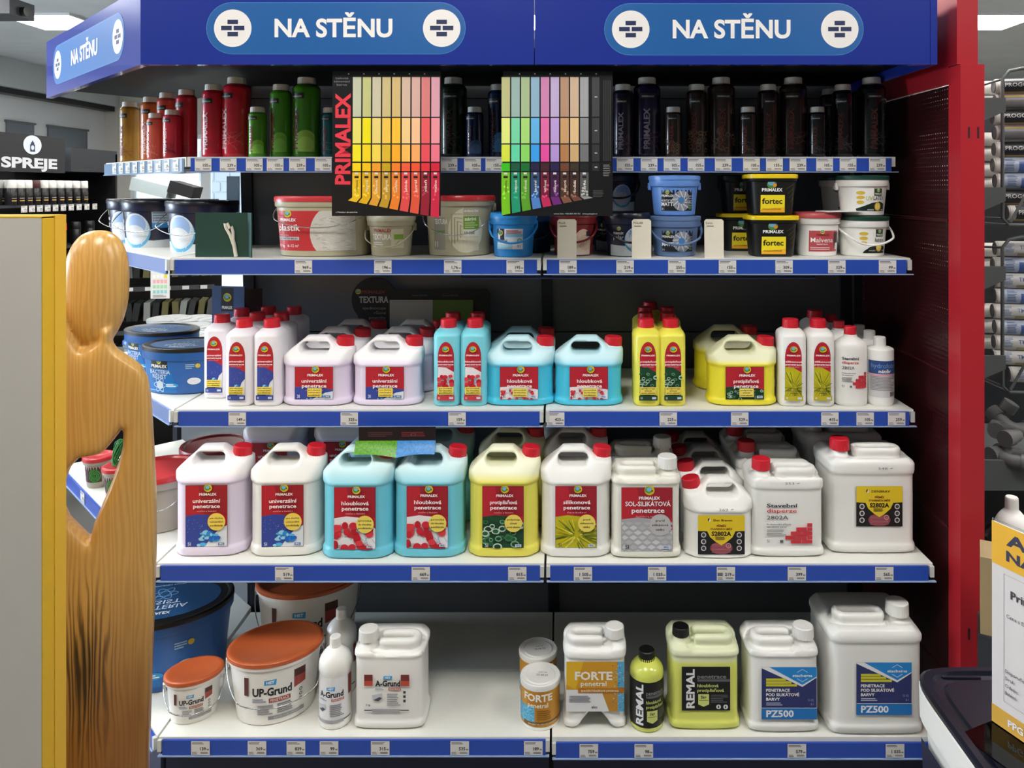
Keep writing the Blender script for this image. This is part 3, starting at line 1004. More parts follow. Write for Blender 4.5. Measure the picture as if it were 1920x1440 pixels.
def primalex_bottle(v, w, h, vol='1l'):
    """arch-topped label of the one litre bottles"""
    tl, sub, bd, base = PVAR[v]
    a = Art()
    def arch(w, h, o=0):
        p = [(-w / 2, -h / 2), (w / 2, -h / 2)]
        for i in range(13):
            q = math.pi * i / 12
            p.append((w / 2 * math.cos(q), h / 2 - w * .95 + w * .95 * math.sin(q)))
        return p
    a.poly(arch(w + .0014, h + .0014), (70, 24, 34))
    a.poly(arch(w, h), (192, 36, 52))
    ys = .0 * h
    a.poly([(-w / 2, -h / 2), (w / 2, -h / 2), (w / 2, ys - .02 * h), (0, ys + .06 * h), (-w / 2, ys + .07 * h)], base)
    picture(a, v, -w / 2, -h / 2, w / 2, ys - .02 * h)
    globe(a, 0, h / 2 - .42 * w, .2 * w)
    a.text('PRIMALEX', 0, h / 2 - .84 * w, .09 * w, (244, 240, 240), 'c', .03, w=.74 * w)
    a.text(tl[0], 0, h * .155, .11 * w, (244, 240, 240), 'c', .02, w=.9 * w)
    a.text(tl[1], 0, h * .155 - .17 * w, .11 * w, (244, 240, 240), 'c', .025, w=.9 * w)
    a.text(sub, 0, h * .155 - .29 * w, .06 * w, (236, 170, 176), 'c', 0, w=.6 * w)
    yc = (240, 216, 92)
    if v == 's':
        cc = None
    else:
        a.rect(-w * .44, -h * .40, w * .42, -h * .27, yc)
    for i, s in enumerate(bd):
        a.text(s, 0, -h * .305 - i * .038 * h, .085 * w, (50, 44, 30), 'c', .015, w=w * (.72 if len(s) > 6 else .4))
    a.rect(-w / 2, -h / 2, w / 2, -h * .415, {'u': (52, 72, 150), 'h': (200, 60, 66), 'p': (30, 66, 44)}.get(v, (190, 176, 40)))
    a.text(vol, -w * .4, -h * .475, .12 * w, WHITE, 'l', .02)
    a.rect(w * .2, -h * .475, w * .42, -h * .44, (200, 214, 236))
    return a

# ------------------------------------------------------------------ jug bodies
jug_mesh('p5', .192, .130, .279, 'P', 1, .70)
jug_mesh('p3', .195, .118, .188, 'P', 1, .60)
jug_mesh('d3', .187, .118, .200, 'P', -1, .62, foot=.03)
jug_mesh('s5', .190, .138, .247, 'S', 1, .80)
jug_mesh('s5l', .200, .142, .240, 'S', -1, .76)
jug_mesh('a5', .190, .130, .236, 'S', -1, .80)
jug_mesh('f5', .169, .120, .246, 'S', 1, .76, arch=True)
jug_mesh('t10', .236, .175, .282, 'S', -1, .76, step=.0048)
jug_mesh('z10', .246, .205, .298, 'S', 1, .80, step=.0048)

ML_lilac = liquid_mat('lilac_liquid_jug', (244, 242, 244), (226, 216, 238), .205, .012)
ML_lilac3 = liquid_mat('lilac_liquid_jug_small', (244, 242, 244), (230, 218, 240), .122, .010)
ML_blue = liquid_mat('blue_liquid_jug', (206, 236, 238), (112, 204, 226), .208, .030)
ML_blue3 = liquid_mat('blue_liquid_jug_small', (196, 232, 240), (74, 200, 232), .118, .016)
ML_yel = liquid_mat('yellow_liquid_jug', (240, 240, 208), (232, 224, 92), .208, .016)
ML_yel3 = liquid_mat('yellow_liquid_jug_small', (228, 228, 190), (240, 228, 56), .120, .010)
ML_remal = liquid_mat('lime_liquid_jug', (224, 228, 190), (222, 226, 110), .175, .010)
ML_cream = mat('cream_plastic', (234, 232, 220), 0.38, vary=.02)
ML_pz = liquid_mat('milky_plastic', (232, 231, 226), (232, 231, 226), .1)

# ================================================================== SHELF 4: five litre jugs
Z4 = LV[4][0]
A5 = lambda v: primalex(v, .107, .160, '5l', 'c')
def at_front(px, d): return (px - CX) * d / F
def put5(px, d, v, bm, label, group, rz=0.0, key='p5', capm=None):
    x = at_front(px, d)
    return jug('penetration_primer_jug', label, group, key, (x, d - CAMD + .064, Z4), rz, bm, capm or M_redcap, A5(v), .108, tilt=.12)
G4 = 'five litre jugs on the fourth shelf'
put5(385, 2.012, 'u', ML_lilac, 'lilac-tinted white jug with blue and red label, leftmost in the front row', G4, math.radians(2))
put5(527, 2.012, 'u', M_white, 'white jug with blue and red label, between the lilac jug and the blue jugs', G4, math.radians(3))
put5(665, 1.998, 'h', ML_blue, 'pale blue five litre jug with red berry label, beside the white jug', G4)
put5(801, 2.005, 'h', ML_blue, 'pale blue five litre jug with red berry label, beside the yellow jug', G4)
put5(943, 2.006, 'p', ML_yel, 'yellow five litre jug with dark green and red label', G4)
put5(1080, 2.006, 's', M_white, 'white jug with red and yellow grass label, right of the yellow jug', G4)
# second row
B4 = 'jugs in the rear rows of the fourth shelf'
x = at_front(517, 2.38)
jug('penetration_primer_jug', 'lilac jug standing high behind the leftmost front jug', B4, 'p5', (at_front(508, 2.36), -.16, Z4), 0, ML_lilac, M_redcap, A5('u'), .108)
jug('penetration_primer_jug', 'lilac jug standing behind the second white jug', B4, 'p5', (at_front(640, 2.36), -.15, Z4), 0, ML_lilac, M_redcap, A5('u'), .108)
jug('penetration_primer_jug', 'blue jug in shade behind the first blue jug', B4, 'p5', (at_front(710, 2.19), -.32, Z4), math.radians(-12), ML_blue, M_redcap, A5('h'), .108)
jug('penetration_primer_jug', 'blue jug in shade behind the second blue jug', B4, 'p5', (at_front(822, 2.20), -.30, Z4), 0, ML_blue, M_redcap, A5('h'), .108)
jug('penetration_primer_jug', 'yellow jug in shade behind the front yellow jug', B4, 'p5', (at_front(957, 2.17), -.335, Z4), 0, ML_yel, M_redcap, A5('p'), .108)
jug('penetration_primer_jug', 'white jug directly behind the jug with the yellow grass label', B4, 'p5', (at_front(1078, 2.17), -.335, Z4), 0, M_white, M_redcap, A5('s'), .108)
jug('penetration_primer_jug', 'white jug last in the row behind the yellow grass label jug', B4, 'p5', (at_front(1074, 2.34), -.17, Z4), 0, M_white, M_redcap, A5('s'), .108)

solart = primalex('z', .132, .165, '5l', 'c')
jug('silicate_primer_jug', 'cream jug with white cap and red and grey tile label', G4, 's5', (at_front(1213, 2.0), 2.0 - CAMD + .066, Z4), 0, ML_cream, M_whitecap, solart, .105, capr=.026, caph=.03)
jug('silicate_primer_jug', 'cream jug with white cap in shade behind the tile label jug', B4, 's5', (at_front(1206, 2.16), 2.16 - CAMD + .066, Z4), 0, ML_cream, M_whitecap, solart, .105, capr=.026, caph=.03)

def s2802(w, h, brand):
    a = Art()
    Y = (226, 196, 36); K = (24, 22, 24)
    a.rect(-w / 2, -h / 2, w / 2, h / 2, K)
    a.ell(0, -h * .34, w * .24, h * .16, (140, 62, 74), 24)
    a.n += 1
    for i in range(7):
        a.line(-w * .2, -h * (.24 + i * .035), w * .2, -h * (.235 + i * .035), h * .006, (206, 140, 146), lay=1)
    a.poly([(-w / 2, h / 2), (-w / 2, h * .10), (-w * .3, h * .09), (-w * .24, -h * .06), (-w * .12, -h * .18), (0, -h * .27), (w * .12, -h * .18), (w * .24, -h * .06), (w * .3, h * .09), (w / 2, h * .10), (w / 2, h / 2)][::-1], Y)
    a.ell(-w * .26, h * .38, w * .028, h * .045, (30, 28, 28), 10)
    a.poly([(-w * .27, h * .33), (-w * .225, h * .35), (-w * .245, h * .43)], WHITE)
    a.text(brand, w * .03, h * .345, h * .055, (40, 34, 24), 'c', .015, w=w * .4)
    a.text('PŘÍMĚS', 0, h * .205, h * .046, (110, 36, 24), 'c', .025, w=w * .2)
    a.text('STAVEBNÍCH SMĚSÍ', 0, h * .125, h * .046, (110, 36, 24), 'c', .02, w=w * .46)
    a.text('S2802A', 0, -h * .02, h * .105, (36, 26, 22), 'c', .035, w=w * .42)
    a.lines(-w * .13, -h * .13, w * .13, -h * .04, 4, (130, 112, 40), seed=4)
    a.n += 1
    for s in (-1, 1):
        for j in range(3):
            a.ell(s * w * .38, -h * (.0 + .17 * j) - h * .0, w * .056, h * .068, (214, 210, 210), 16, lay=1)
    a.n += 1
    for s in (-1, 1):
        for j in range(3):
            a.ell(s * w * .38, -h * (.0 + .17 * j), w * .038, h * .046, (70, 66, 68), 12, lay=1)
            a.rect(s * w * .38 - w * .018, -h * (.17 * j) - h * .008, s * w * .38 + w * .018, -h * (.17 * j) + h * .012, (190, 186, 188), lay=1)
    a.ring(w * .15, -h * .27, w * .04, w * .055, (206, 160, 160))
    a.text('A', w * .15, -h * .295, h * .045, (220, 130, 130), 'c', .02)
    return a.mesh('label')
def pen(s):
    a = Art(); a.text(s, 0, 0, .006, (110, 108, 110), 'c', 0, w=.024); a.line(.019, .003, .026, .004, .0014, (110, 108, 110))
    return a.mesh('pen_mark')
den3 = s2802(.122, .102, 'Den Braven')
for i, (px, d) in enumerate([(1353, 1.998), (1340, 2.122), (1322, 2.246), (1306, 2.37)]):
    jug('mortar_additive_jug', 'small white jug with %s' % ['yellow and black label, front one of its row', 'red cap directly behind the small yellow label jug', 'red cap third in the row behind the small yellow label jug', 'red cap last in the row behind the small yellow label jug'][i],
        'small white additive jugs in a row on the fourth shelf', 'd3', (at_front(px, d), d - CAMD + .06, Z4), 0, M_white, M_redcap, den3, .064, tilt=-.18,
        extra=(pen('269'), .005, .127, .001) if i == 0 else None)
def stav(w, h):
    a = Art()
    a.text('Stavební', -w * .48, h * .36, h * .085, (34, 32, 34), 'l', .018, w=w * .66)
    a.text('disperze', -w * .48, h * .24, h * .085, (206, 56, 60), 'l', .015, w=w * .64)
    a.text('2802A', -w * .48, h * .08, h * .088, (60, 58, 60), 'l', .005, w=w * .46)
    a.text('Profesionální přísada', -w * .48, -h * .05, h * .03, (50, 48, 50), 'l', .02, w=w * .52)
    a.text('stavebních hmot', -w * .48, -h * .11, h * .03, (50, 48, 50), 'l', .02, w=w * .42)
    a.lines(-w * .48, -h * .30, -w * .05, -h * .15, 4, (150, 148, 148), seed=9)
    a.text('5l', -w * .48, -h * .46, h * .07, (60, 58, 60), 'l', .0)
    a.rect(-w * .2, -h * .46, -w * .13, -h * .40, (90, 88, 90))
    R = (206, 52, 62); bw, bh = w * .235, h * .085
    a.n += 1
    for r, (x0, n_) in enumerate([(w * .03, 2), (-w * .1, 2.5), (w * .02, 2), (w * .14, 1.5), (w * .38, .5)]):
        y = -h * .48 + r * (bh + h * .012)
        x = w * .5
        k = n_
        while k > 0.01:
            l = min(1, k) if (r % 2 == 0 or k != n_) else .5
            l = .5 if (k % 1 and k == n_) else 1
            a.rect(x - bw * l, y, x - w * .01, y + bh, R, lay=1)
            x -= bw * l; k -= l
    return a
st5 = stav(.122, .112).mesh('label')
for i, (px, d) in enumerate([(1480, 2.006), (1448, 2.15), (1423, 2.29)]):
    jug('building_dispersion_jug', 'white jug with %s' % ['printed red brick staircase in the front row of the fourth shelf', 'red cap right behind the red brick staircase jug', 'dark red cap last behind the red brick staircase jug'][i],
        'white dispersion jugs on the fourth shelf', 's5l', (at_front(px, d), d - CAMD + .069, Z4), 0, M_white, M_redcap, st5, .093, extra=(pen('253'), .0, .194, .0) if i == 0 else None)
big = s2802(.122, .106, 'DENBRAV')
jug('mortar_additive_jug', 'largest white jug with yellow and black label, right end of the fourth shelf', 'ten litre additive jugs', 't10', (at_front(1640, 2.027), 2.027 - CAMD + .084, Z4), 0, M_white, M_redcap, big, .128, .012, capr=.026, caph=.03, extra=(pen('548'), .02, .226, .0))
jug('mortar_additive_jug', 'large jug mostly hidden behind the largest jug, yellow label peeking out', 'ten litre additive jugs', 't10', (at_front(1585, 2.24), 2.24 - CAMD + .084, Z4), 0, M_white, M_redcap, big, .128, -.03, capr=.026, caph=.03)

# ================================================================== SHELF 3: three litre jugs and one litre bottles
Z3 = LV[3][0]
A3 = lambda v: primalex(v, .104, .088, '3l', 'r')
G3 = 'three litre jugs on the third shelf'
def put3(px, d, v, bm, label, group=G3, rz=0.0):
    return jug('penetration_primer_jug', label, group, 'p3', (at_front(px, d), d - CAMD + .059, Z3), rz, bm, M_redcap, A3(v), .064, tilt=.05)
put3(588, 2.106, 'u', ML_lilac3, 'lilac-white three litre jug with red label, beside the white bottles')
put3(721, 2.106, 'u', ML_lilac3, 'lilac-white three litre jug with red label, beside the blue bottles')
put3(624, 2.235, 'u', ML_lilac3, 'lilac-white jug second in the row behind the left lilac-white jug')
put3(658, 2.365, 'u', ML_lilac3, 'lilac-white jug last in the row behind the left lilac-white jug')
put3(748, 2.235, 'u', ML_lilac3, 'lilac-white jug second in the row behind the right lilac-white jug')
put3(776, 2.365, 'u', ML_lilac3, 'lilac-white jug last in the row behind the right lilac-white jug')
put3(973, 2.106, 'h', ML_blue3, 'bright blue three litre jug with red label, beside the blue bottles')
put3(978, 2.24, 'h', ML_blue3, 'bright blue jug in shade behind the left bright blue jug')
put3(1104, 2.106, 'h', ML_blue3, 'bright blue three litre jug with red label, right one of the two')
put3(1397, 2.106, 'p', ML_yel3, 'yellow three litre jug with red and green label in front')
put3(1368, 2.27, 'p', ML_yel3, 'yellow three litre jug in shade behind the front yellow jug')

bottle_mesh('p1', .076, .100, .236, 4.0, .019, .80, ctop=.905)
def flatwrap(key, zc, f=1.0):
    _, _, w, d, p = BOT[key]
    def g(x, y, o):
        px, py = sup(math.atan2(x, d / 2), w / 2 + o, d / 2 + o, p)
        return (px, py, y + zc)
    return g
PB = {v: primalex_bottle(v, .044, .158).mesh('label', flatwrap('p1', .098), .006) for v in 'uhps'}
M_b1blue = mat('sky_blue_plastic', (126, 212, 226), .35, vary=.02)
M_b1yel = mat('lemon_yellow_plastic', (236, 228, 86), .35, vary=.02)
M_b1lil = mat('lilac_white_plastic', (240, 236, 242), .35, vary=.02)
def put1(px, d, v, bm, label, group, rz=0.0, art=True):
    return bottle('penetration_primer_bottle', label, group, 'p1', (at_front(px, d), d - CAMD + .05, Z3), rz, bm, M_redcap, .0225, .024, PB[v] if art else None)
GB = 'one litre primer bottles on the third shelf'
put1(402, 2.184, 'u', M_b1lil, 'white bottle with blue and red label, leftmost beside the blue bucket', GB)
put1(444, 2.106, 'u', M_b1lil, 'white bottle with blue and red label, left one in the front row', GB)
put1(497, 2.106, 'u', M_b1lil, 'white bottle with blue and red label, next to the lilac-white jug', GB)
for px, d, s in [(440, 2.29, 'behind the leftmost white bottle, only its dark cap rising'), (470, 2.215, 'second in the row behind the left front white bottle'), (492, 2.325, 'last in the row behind the left front white bottle'),
                 (516, 2.215, 'second in the row behind the white bottle beside the jug'), (541, 2.325, 'last in the row behind the white bottle beside the jug')]:
    put1(px, d, 'u', M_b1lil, 'white red-capped bottle ' + s, GB)
put1(836, 2.106, 'h', M_b1blue, 'sky blue bottle with red berry label, left one of the two', GB)
put1(887, 2.106, 'h', M_b1blue, 'sky blue bottle with red berry label, right one of the two', GB)
put1(845, 2.215, 'h', M_b1blue, 'sky blue bottle behind the left sky blue bottle', GB)
put1(892, 2.215, 'h', M_b1blue, 'sky blue bottle behind the right sky blue bottle', GB)
put1(1215, 2.106, 'p', M_b1yel, 'lemon yellow bottle with green and red label, left one of the two', GB)
put1(1262, 2.106, 'p', M_b1yel, 'lemon yellow bottle with green and red label, right one of the two', GB)
for px, d, s in [(1214, 2.212, 'second in the left yellow row'), (1213, 2.318, 'third in the left yellow row'), (1222, 2.424, 'last in the left yellow row'), (1256, 2.212, 'second in the right yellow row'), (1255, 2.318, 'last in the right yellow row')]:
    put1(px, d, 'p', M_b1yel, 'lemon yellow bottle ' + s, GB)
put1(1492, 2.104, 's', M_white, 'white bottle with yellow grass label, beside the yellow jug', GB, math.radians(-7))
put1(1545, 2.104, 's', M_white, 'white bottle with yellow grass label, beside the brick staircase bottle', GB, math.radians(-5))
put1(1538, 2.26, 's', M_white, 'white red-capped bottle behind the yellow grass label bottles', GB)

bottle_mesh('st1', .090, .070, .216, 2.4, .0175, .72, ctop=.885)
sa = stav(.072, .092); sa1 = sa.mesh('label', wrap_loft(lambda z: .0453, 2.4, .78, .095), .006)
for i, (px, d) in enumerate([(1603, 2.104), (1581, 2.20), (1566, 2.30)]):
    bottle('building_dispersion_bottle', 'white bottle with %s' % ['small printed red brick staircase, at the front', 'red cap directly behind the brick staircase bottle', 'red cap last in the row behind the brick staircase bottle'][i],
           'white dispersion bottles on the third shelf', 'st1', (at_front(px, d), d - CAMD + .036, Z3), 0, M_white, M_redcap, .0165, .028, sa1)
bottle_mesh('hy', .074, .074, .190, 2.0, .0165, .80, ctop=.85)
def hyart():
    a = Art()
    a.rect(-.046, -.058, .046, .040, (206, 204, 204))
    a.rect(-.046, .006, .046, .042, (40, 72, 128))
    a.text('hydrofobní', 0, .022, .013, (30, 50, 96), 'c', .03, w=.074)
    a.text('hydrofobní', 0, .0225, .0128, (120, 160, 210), 'c', .0, w=.073)
    a.text('nátěr', 0, .0095, .009, WHITE, 'c', .02, w=.034)
    a.rect(-.046, .001, .046, .005, (226, 150, 160))
    a.lines(-.04, -.04, .04, 0, 10, (150, 148, 150), seed=2)
    a.n += 1
    for i in range(8):
        a.rect(.014 + i * .0024, -.055, .0152 + i * .0024, -.043, (60, 56, 50), lay=1)
    return a.mesh('label', wrap_loft(lambda z: .0373, 2, 1, .083), .006)
ha = hyart()
for i, (px, d) in enumerate([(1660, 2.104), (1640, 2.20), (1620, 2.29)]):
    bottle('water_repellent_bottle', 'small white bottle with %s' % ['blue band label at the right end of the third shelf', 'white cap directly behind the blue band bottle', 'white cap last in the row behind the blue band bottle'][i],
           'white bottles at the right end of the third shelf', 'hy', (at_front(px, d), d - CAMD + .038, Z3), 0, M_white, M_whitecap, .0168, .028, ha)

# TEXTURA display board leaning on the back panel
tb = thing('display_board', 'black display board with round head and white and green sample fields behind the jugs', 'display board', (at_front(790, 2.5), -.06, Z3))
def bub():
    p = []
    for i in range(21):
        q = math.radians(-60 + i * 300 / 20 + 25)
        p.append((-.155 + .074 * math.cos(q), .246 + .074 * math.sin(q)))
    return p
bv = [(-.205, 0), (.222, 0), (.222, .255), (.212, .268), (-.085, .268)] + [(-.155 + .074 * math.cos(math.radians(a_)), .235 + .074 * math.sin(math.radians(a_))) for a_ in range(30, 230, 12)] + [(-.205, .17)]
v, f = prism(bv, -.004, .004)
v = [(p[0], p[2], p[1]) for p in v]
obj('board', mesh('board', v, [q[::-1] for q in f]), M_blackm, tb)
a = Art()
globe(a, -.207, .262, .009)
a.text('PRIMALEX', -.196, .256, .010, (130, 52, 60), 'l', .03, w=.078)
a.text('TEXTURA', -.156, .226, .020, (186, 186, 188), 'c', .03, w=.096)
for i, s in enumerate(('sjednocuje', 'různé', 'povrchy')):
    a.text(s, -.117, .204 - i * .0155, .009, (150, 150, 152), 'r', 0, w=(.075, .038, .054)[i])
a.rect(-.104, 0.02, .036, .235, (172, 172, 170)); a.rect(.036, .02, .168, .235, (92, 122, 54))
a.text('Primalex TEXTURA', -.03, .247, .005, (110, 110, 112), 'l', .0, w=.05)
a.text('Primalex TEXTURA', .068, .247, .005, (110, 110, 112), 'l', .0, w=.05)
obj('print', a.mesh('print'), None, tb, (0, -.0042, 0))

# ================================================================== SHELF 2: buckets
Z2 = LV[2][0]
M_khaki = mat('khaki_plastic', (178, 172, 146), .35, vary=.03)
M_redlid = mat('red_lid_plastic', (196, 52, 58), .3, vary=.03)
M_navyp = mat('navy_plastic', (28, 34, 62), .28, vary=.03)
M_navylid = mat('dark_navy_lid', (18, 20, 34), .28, vary=.03)
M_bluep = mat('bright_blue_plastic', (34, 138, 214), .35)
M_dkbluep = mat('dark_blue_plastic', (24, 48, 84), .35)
M_maroon = mat('maroon_plastic', (128, 38, 42), .35)
M_cornf = mat('cornflower_plastic', (104, 150, 222), .35)
M_slate = mat('slate_blue_plastic', (96, 122, 166), .35)
M_yellid = mat('yellow_lid_plastic', (238, 206, 30), .35)
M_grnlid = mat('dark_green_lid', (16, 60, 46), .35)
M_pinklid = mat('rose_lid_plastic', (176, 70, 74), .35)
BH = (('drop', .055),)
GK = 'paint buckets on the second shelf'

bucket_meshes('plastik', .122, .134, .158, .70, 2.8)
def plastik_art():
    a = Art()
    a.poly([(-.125, -.055), (.02, -.055), (.02, .055), (-.13, .055)], (196, 48, 58))
    a.clip = (-.13, -.055, .105, .055)
    a.ell(.085, -.006, .108, .085, (206, 204, 196), 40)
    r = random.Random(4); a.n += 1
    for i in range(150):
        q, l = r.uniform(0, 6.28), r.random() ** .5
        x, y = .075 + .09 * l * math.cos(q), -.004 + .055 * l * math.sin(q)
        if x > .1: continue
        a.line(x - .006, y, x + .006, y + r.uniform(-.003, .003), .0012, r.choice([(170, 168, 160), (228, 226, 220)]), lay=1)
    a.clip = None
    globe(a, -.088, .047, .011)
    a.text('PRIMALEX', -.112, .026, .008, WHITE, 'l', .03, w=.048)
    a.text('plastik', -.118, .0, .018, WHITE, 'l', .015, w=.066)
    a.text('hladká omítka', -.116, -.014, .004, (240, 190, 190), 'l')
    a.rect(-.118, -.026, -.055, -.017, (200, 198, 204)); a.text('PRO VNITŘNÍ MALBU', -.115, -.024, .005, (50, 50, 60), 'l', .02, w=.056)
    a.text('15 kg   6-12 m²', -.116, -.045, .0075, WHITE, 'l', .01, w=.06)
    return a.mesh('label', bwrap('plastik', .072))
d = 2.105
bucket('plaster_bucket', 'wide khaki bucket with red lid and red and white plaster label', GK, 'plastik', (at_front(593, d), d - CAMD + .094, Z2), 0, M_khaki, M_redlid, plastik_art(), BH)

bucket_meshes('tex_s', .054, .062, .105)
bucket_meshes('tex_b', .086, .096, .160)
def textura_art(key, k, full):
    a = Art()
    a.text('PRIMALEX', -.040 * k, .018 * k, .0095 * k, (150, 40, 44), 'l', .03, w=.056 * k)
    a.text('TEXTURA', -.046 * k, -.002 * k, .014 * k, (238, 236, 230), 'l', .03, w=.058 * k)
    a.rect(.012 * k, -.026 * k, .048 * k, .026 * k, (206, 200, 172))
    a.rect(.02 * k, -.002 * k, .047 * k, .012 * k, (122, 164, 50))
    a.line(.018 * k, -.022 * k, .034 * k, -.006 * k, .002 * k, (160, 150, 120))
    a.lines(-.044 * k, -.024 * k, -.004 * k, -.008 * k, 3, (226, 222, 208), seed=3)
    return a.mesh('label', bwrap(key, .05 * (1 if key == 'tex_s' else 1.3)))
bucket('texture_paint_bucket', 'small khaki bucket with green patch label under the yellow colour card', GK, 'tex_s', (at_front(724, 2.105), 2.105 - CAMD + .064, Z2), 0, M_khaki, mat('khaki_lid', (196, 192, 170), .35), textura_art('tex_s', 1.0, 0), BH, mat('khaki_handle', (190, 184, 156), .4))
def texbig():
    a = Art()
    a.rect(-.068, -.06, -.03, .03, (150, 148, 134))
    a.text('TEXTURA', -.066, .012, .014, (238, 236, 230), 'l', .03, w=.044)
    a.rect(-.066, -.014, -.03, -.006, (110, 146, 70))
    a.text('1l', -.064, -.052, .016, WHITE, 'l', .01)
    a.ell(.03, -.006, .05, .062, (214, 210, 184), 40)
    a.rect(.02, -.062, .068, .058, (208, 204, 180))
    a.n += 1
    for i in range(4):
        a.line(-.01 + i * .008, .04 - i * .01, -.01 + i * .008, -.05 + i * .008, .003, (160, 156, 120), lay=1)
        a.line(-.01 + i * .008, .04 - i * .01, .02, .04 - i * .012, .002, (160, 156, 120), lay=1)
    a.rect(.022, .036, .068, .058, (176, 172, 150)); a.text('strukturu čistí', .045, .046, .006, WHITE, 'c', .02, w=.042)
    a.rect(.022, -.002, .068, .034, (112, 156, 48)); a.text('zakrývá', .025, .022, .009, WHITE, 'l', .02, w=.034)
    a.lines(.026, .0, .064, .018, 3, (180, 206, 140), seed=8)
    a.rect(.022, -.022, .068, -.003, (222, 220, 210)); a.text('10 000', .025, -.016, .0075, (60, 58, 50), 'l', .03, w=.028)
    return a.mesh('label', bwrap('tex_b', .078))
bucket('texture_paint_bucket', 'large khaki bucket with red lid and green patch label', GK, 'tex_b', (at_front(853, 2.11), 2.11 - CAMD + .098, Z2), 0, M_khaki, M_redlid, texbig(), (('drop', .078),))
bucket_meshes('small', .053, .0605, .112, rim=.018)
def bluelab():
    a = Art()
    a.rect(-.046, -.03, .03, .026, (222, 230, 236))
    a.rect(-.046, -.004, -.022, .026, (20, 30, 60)); globe(a, -.034, .015, .008)
    a.rect(-.018, .004, .03, .012, (130, 190, 226)); a.rect(-.046, -.03, -.0, -.016, (160, 206, 226))
    a.text('FRESH', -.044, -.012, .009, (40, 60, 100), 'l', .02, w=.03)
    a.ring(.02, -.006, .004, .006, (50, 150, 70)); a.text('5 l', .018, -.024, .006, (50, 60, 80), 'c', .02)
    a.lines(-.016, .013, .028, .024, 3, (190, 120, 120), seed=1)
    return a.mesh('label', bwrap('small', .052))
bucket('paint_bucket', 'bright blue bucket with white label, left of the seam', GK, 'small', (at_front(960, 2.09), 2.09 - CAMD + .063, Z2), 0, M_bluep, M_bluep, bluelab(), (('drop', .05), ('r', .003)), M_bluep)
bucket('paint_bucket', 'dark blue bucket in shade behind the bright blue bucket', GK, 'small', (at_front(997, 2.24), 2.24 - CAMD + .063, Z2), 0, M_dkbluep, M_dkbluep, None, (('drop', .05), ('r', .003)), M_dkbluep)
def pluslab():
    a = Art()
    a.rect(-.052, -.052, .052, -.005, (206, 196, 190)); a.ell(.028, -.014, .026, .034, (220, 196, 172), 24)
    for i in range(5): a.ring(.034, -.018, .004 + i * .004, .005 + i * .004, (176, 130, 110), 18)
    a.poly([(-.052, -.005), (.0, -.005), (-.02, -.052), (-.052, -.052)], (120, 34, 40))
    a.rect(.036, .0, .052, .014, (70, 40, 60))
    return a.mesh('label', bwrap('small', .056))
bucket('paint_bucket', 'maroon bucket with pale shell print behind a cream stick', GK, 'small', (at_front(1076, 2.12), 2.12 - CAMD + .063, Z2), 0, M_maroon, M_maroon, pluslab(), (('drop', .05), ('r', .003)), M_maroon)

def polar(key, k, zc, dx=0.0):
    a = Art()
    h = BUC[key][4]; w = .062 * k
    a.poly([(-w, -.052 * k), (w, -.052 * k), (w, -.024 * k), (w * .4, -.027 * k), (-w, -.021 * k)], (214, 222, 226))
    a.ell(dx + .012 * k, -.008 * k, .030 * k, .034 * k, (90, 170, 214), 30)
    a.ell(dx + .012 * k, -.004 * k, .028 * k, .031 * k, (206, 218, 230), 30)
    a.ell(dx + .014 * k, .004 * k, .020 * k, .020 * k, (150, 180, 226), 24)
    a.ell(dx + .010 * k, -.014 * k, .022 * k, .018 * k, (218, 224, 230), 24)
    globe(a, dx - .034 * k, .024 * k, .006 * k)
    a.text('PRIMALEX', dx - .05 * k, .008 * k, .006 * k, WHITE, 'l', .03, w=.03 * k)
    a.text('polar', dx - .05 * k, -.006 * k, .012 * k, WHITE, 'l', .0, w=.03 * k)
    if k > 1.2:
        a.rect(dx + .045 * k, .008 * k, dx + .085 * k, .032 * k, (176, 196, 212)); a.lines(dx + .047 * k, .01 * k, dx + .083 * k, .03 * k, 4, (110, 130, 150), seed=2)
        a.rect(dx + .045 * k, -.002 * k, dx + .085 * k, .008 * k, (46, 132, 200))
    return a.mesh('label', bwrap(key, zc))
HN = (('drop', .05), ('r', .003))
pl = polar('small', 1.0, .054)
bucket('paint_bucket', 'navy bucket with white and blue bubble print beside the cream stick', GK, 'small', (at_front(1178, 2.11), 2.11 - CAMD + .063, Z2), math.radians(8), M_navyp, M_navylid, pl, HN, M_navylid)
bucket('paint_bucket', 'navy bubble print bucket standing behind the front navy bucket', GK, 'small', (at_front(1150, 2.28), 2.28 - CAMD + .063, Z2), 0, M_navyp, M_navylid, pl, HN, M_navylid)
bucket('paint_bucket', 'navy bubble print bucket stacked in shade above the front navy bucket', GK, 'small', (at_front(1160, 2.275), 2.275 - CAMD + .063, Z2 + .1195), 0, M_navyp, M_navylid, pl, HN, M_navylid)
bucket_meshes('matt', .0575, .0665, .106, rim=.020, lid_h=.006)
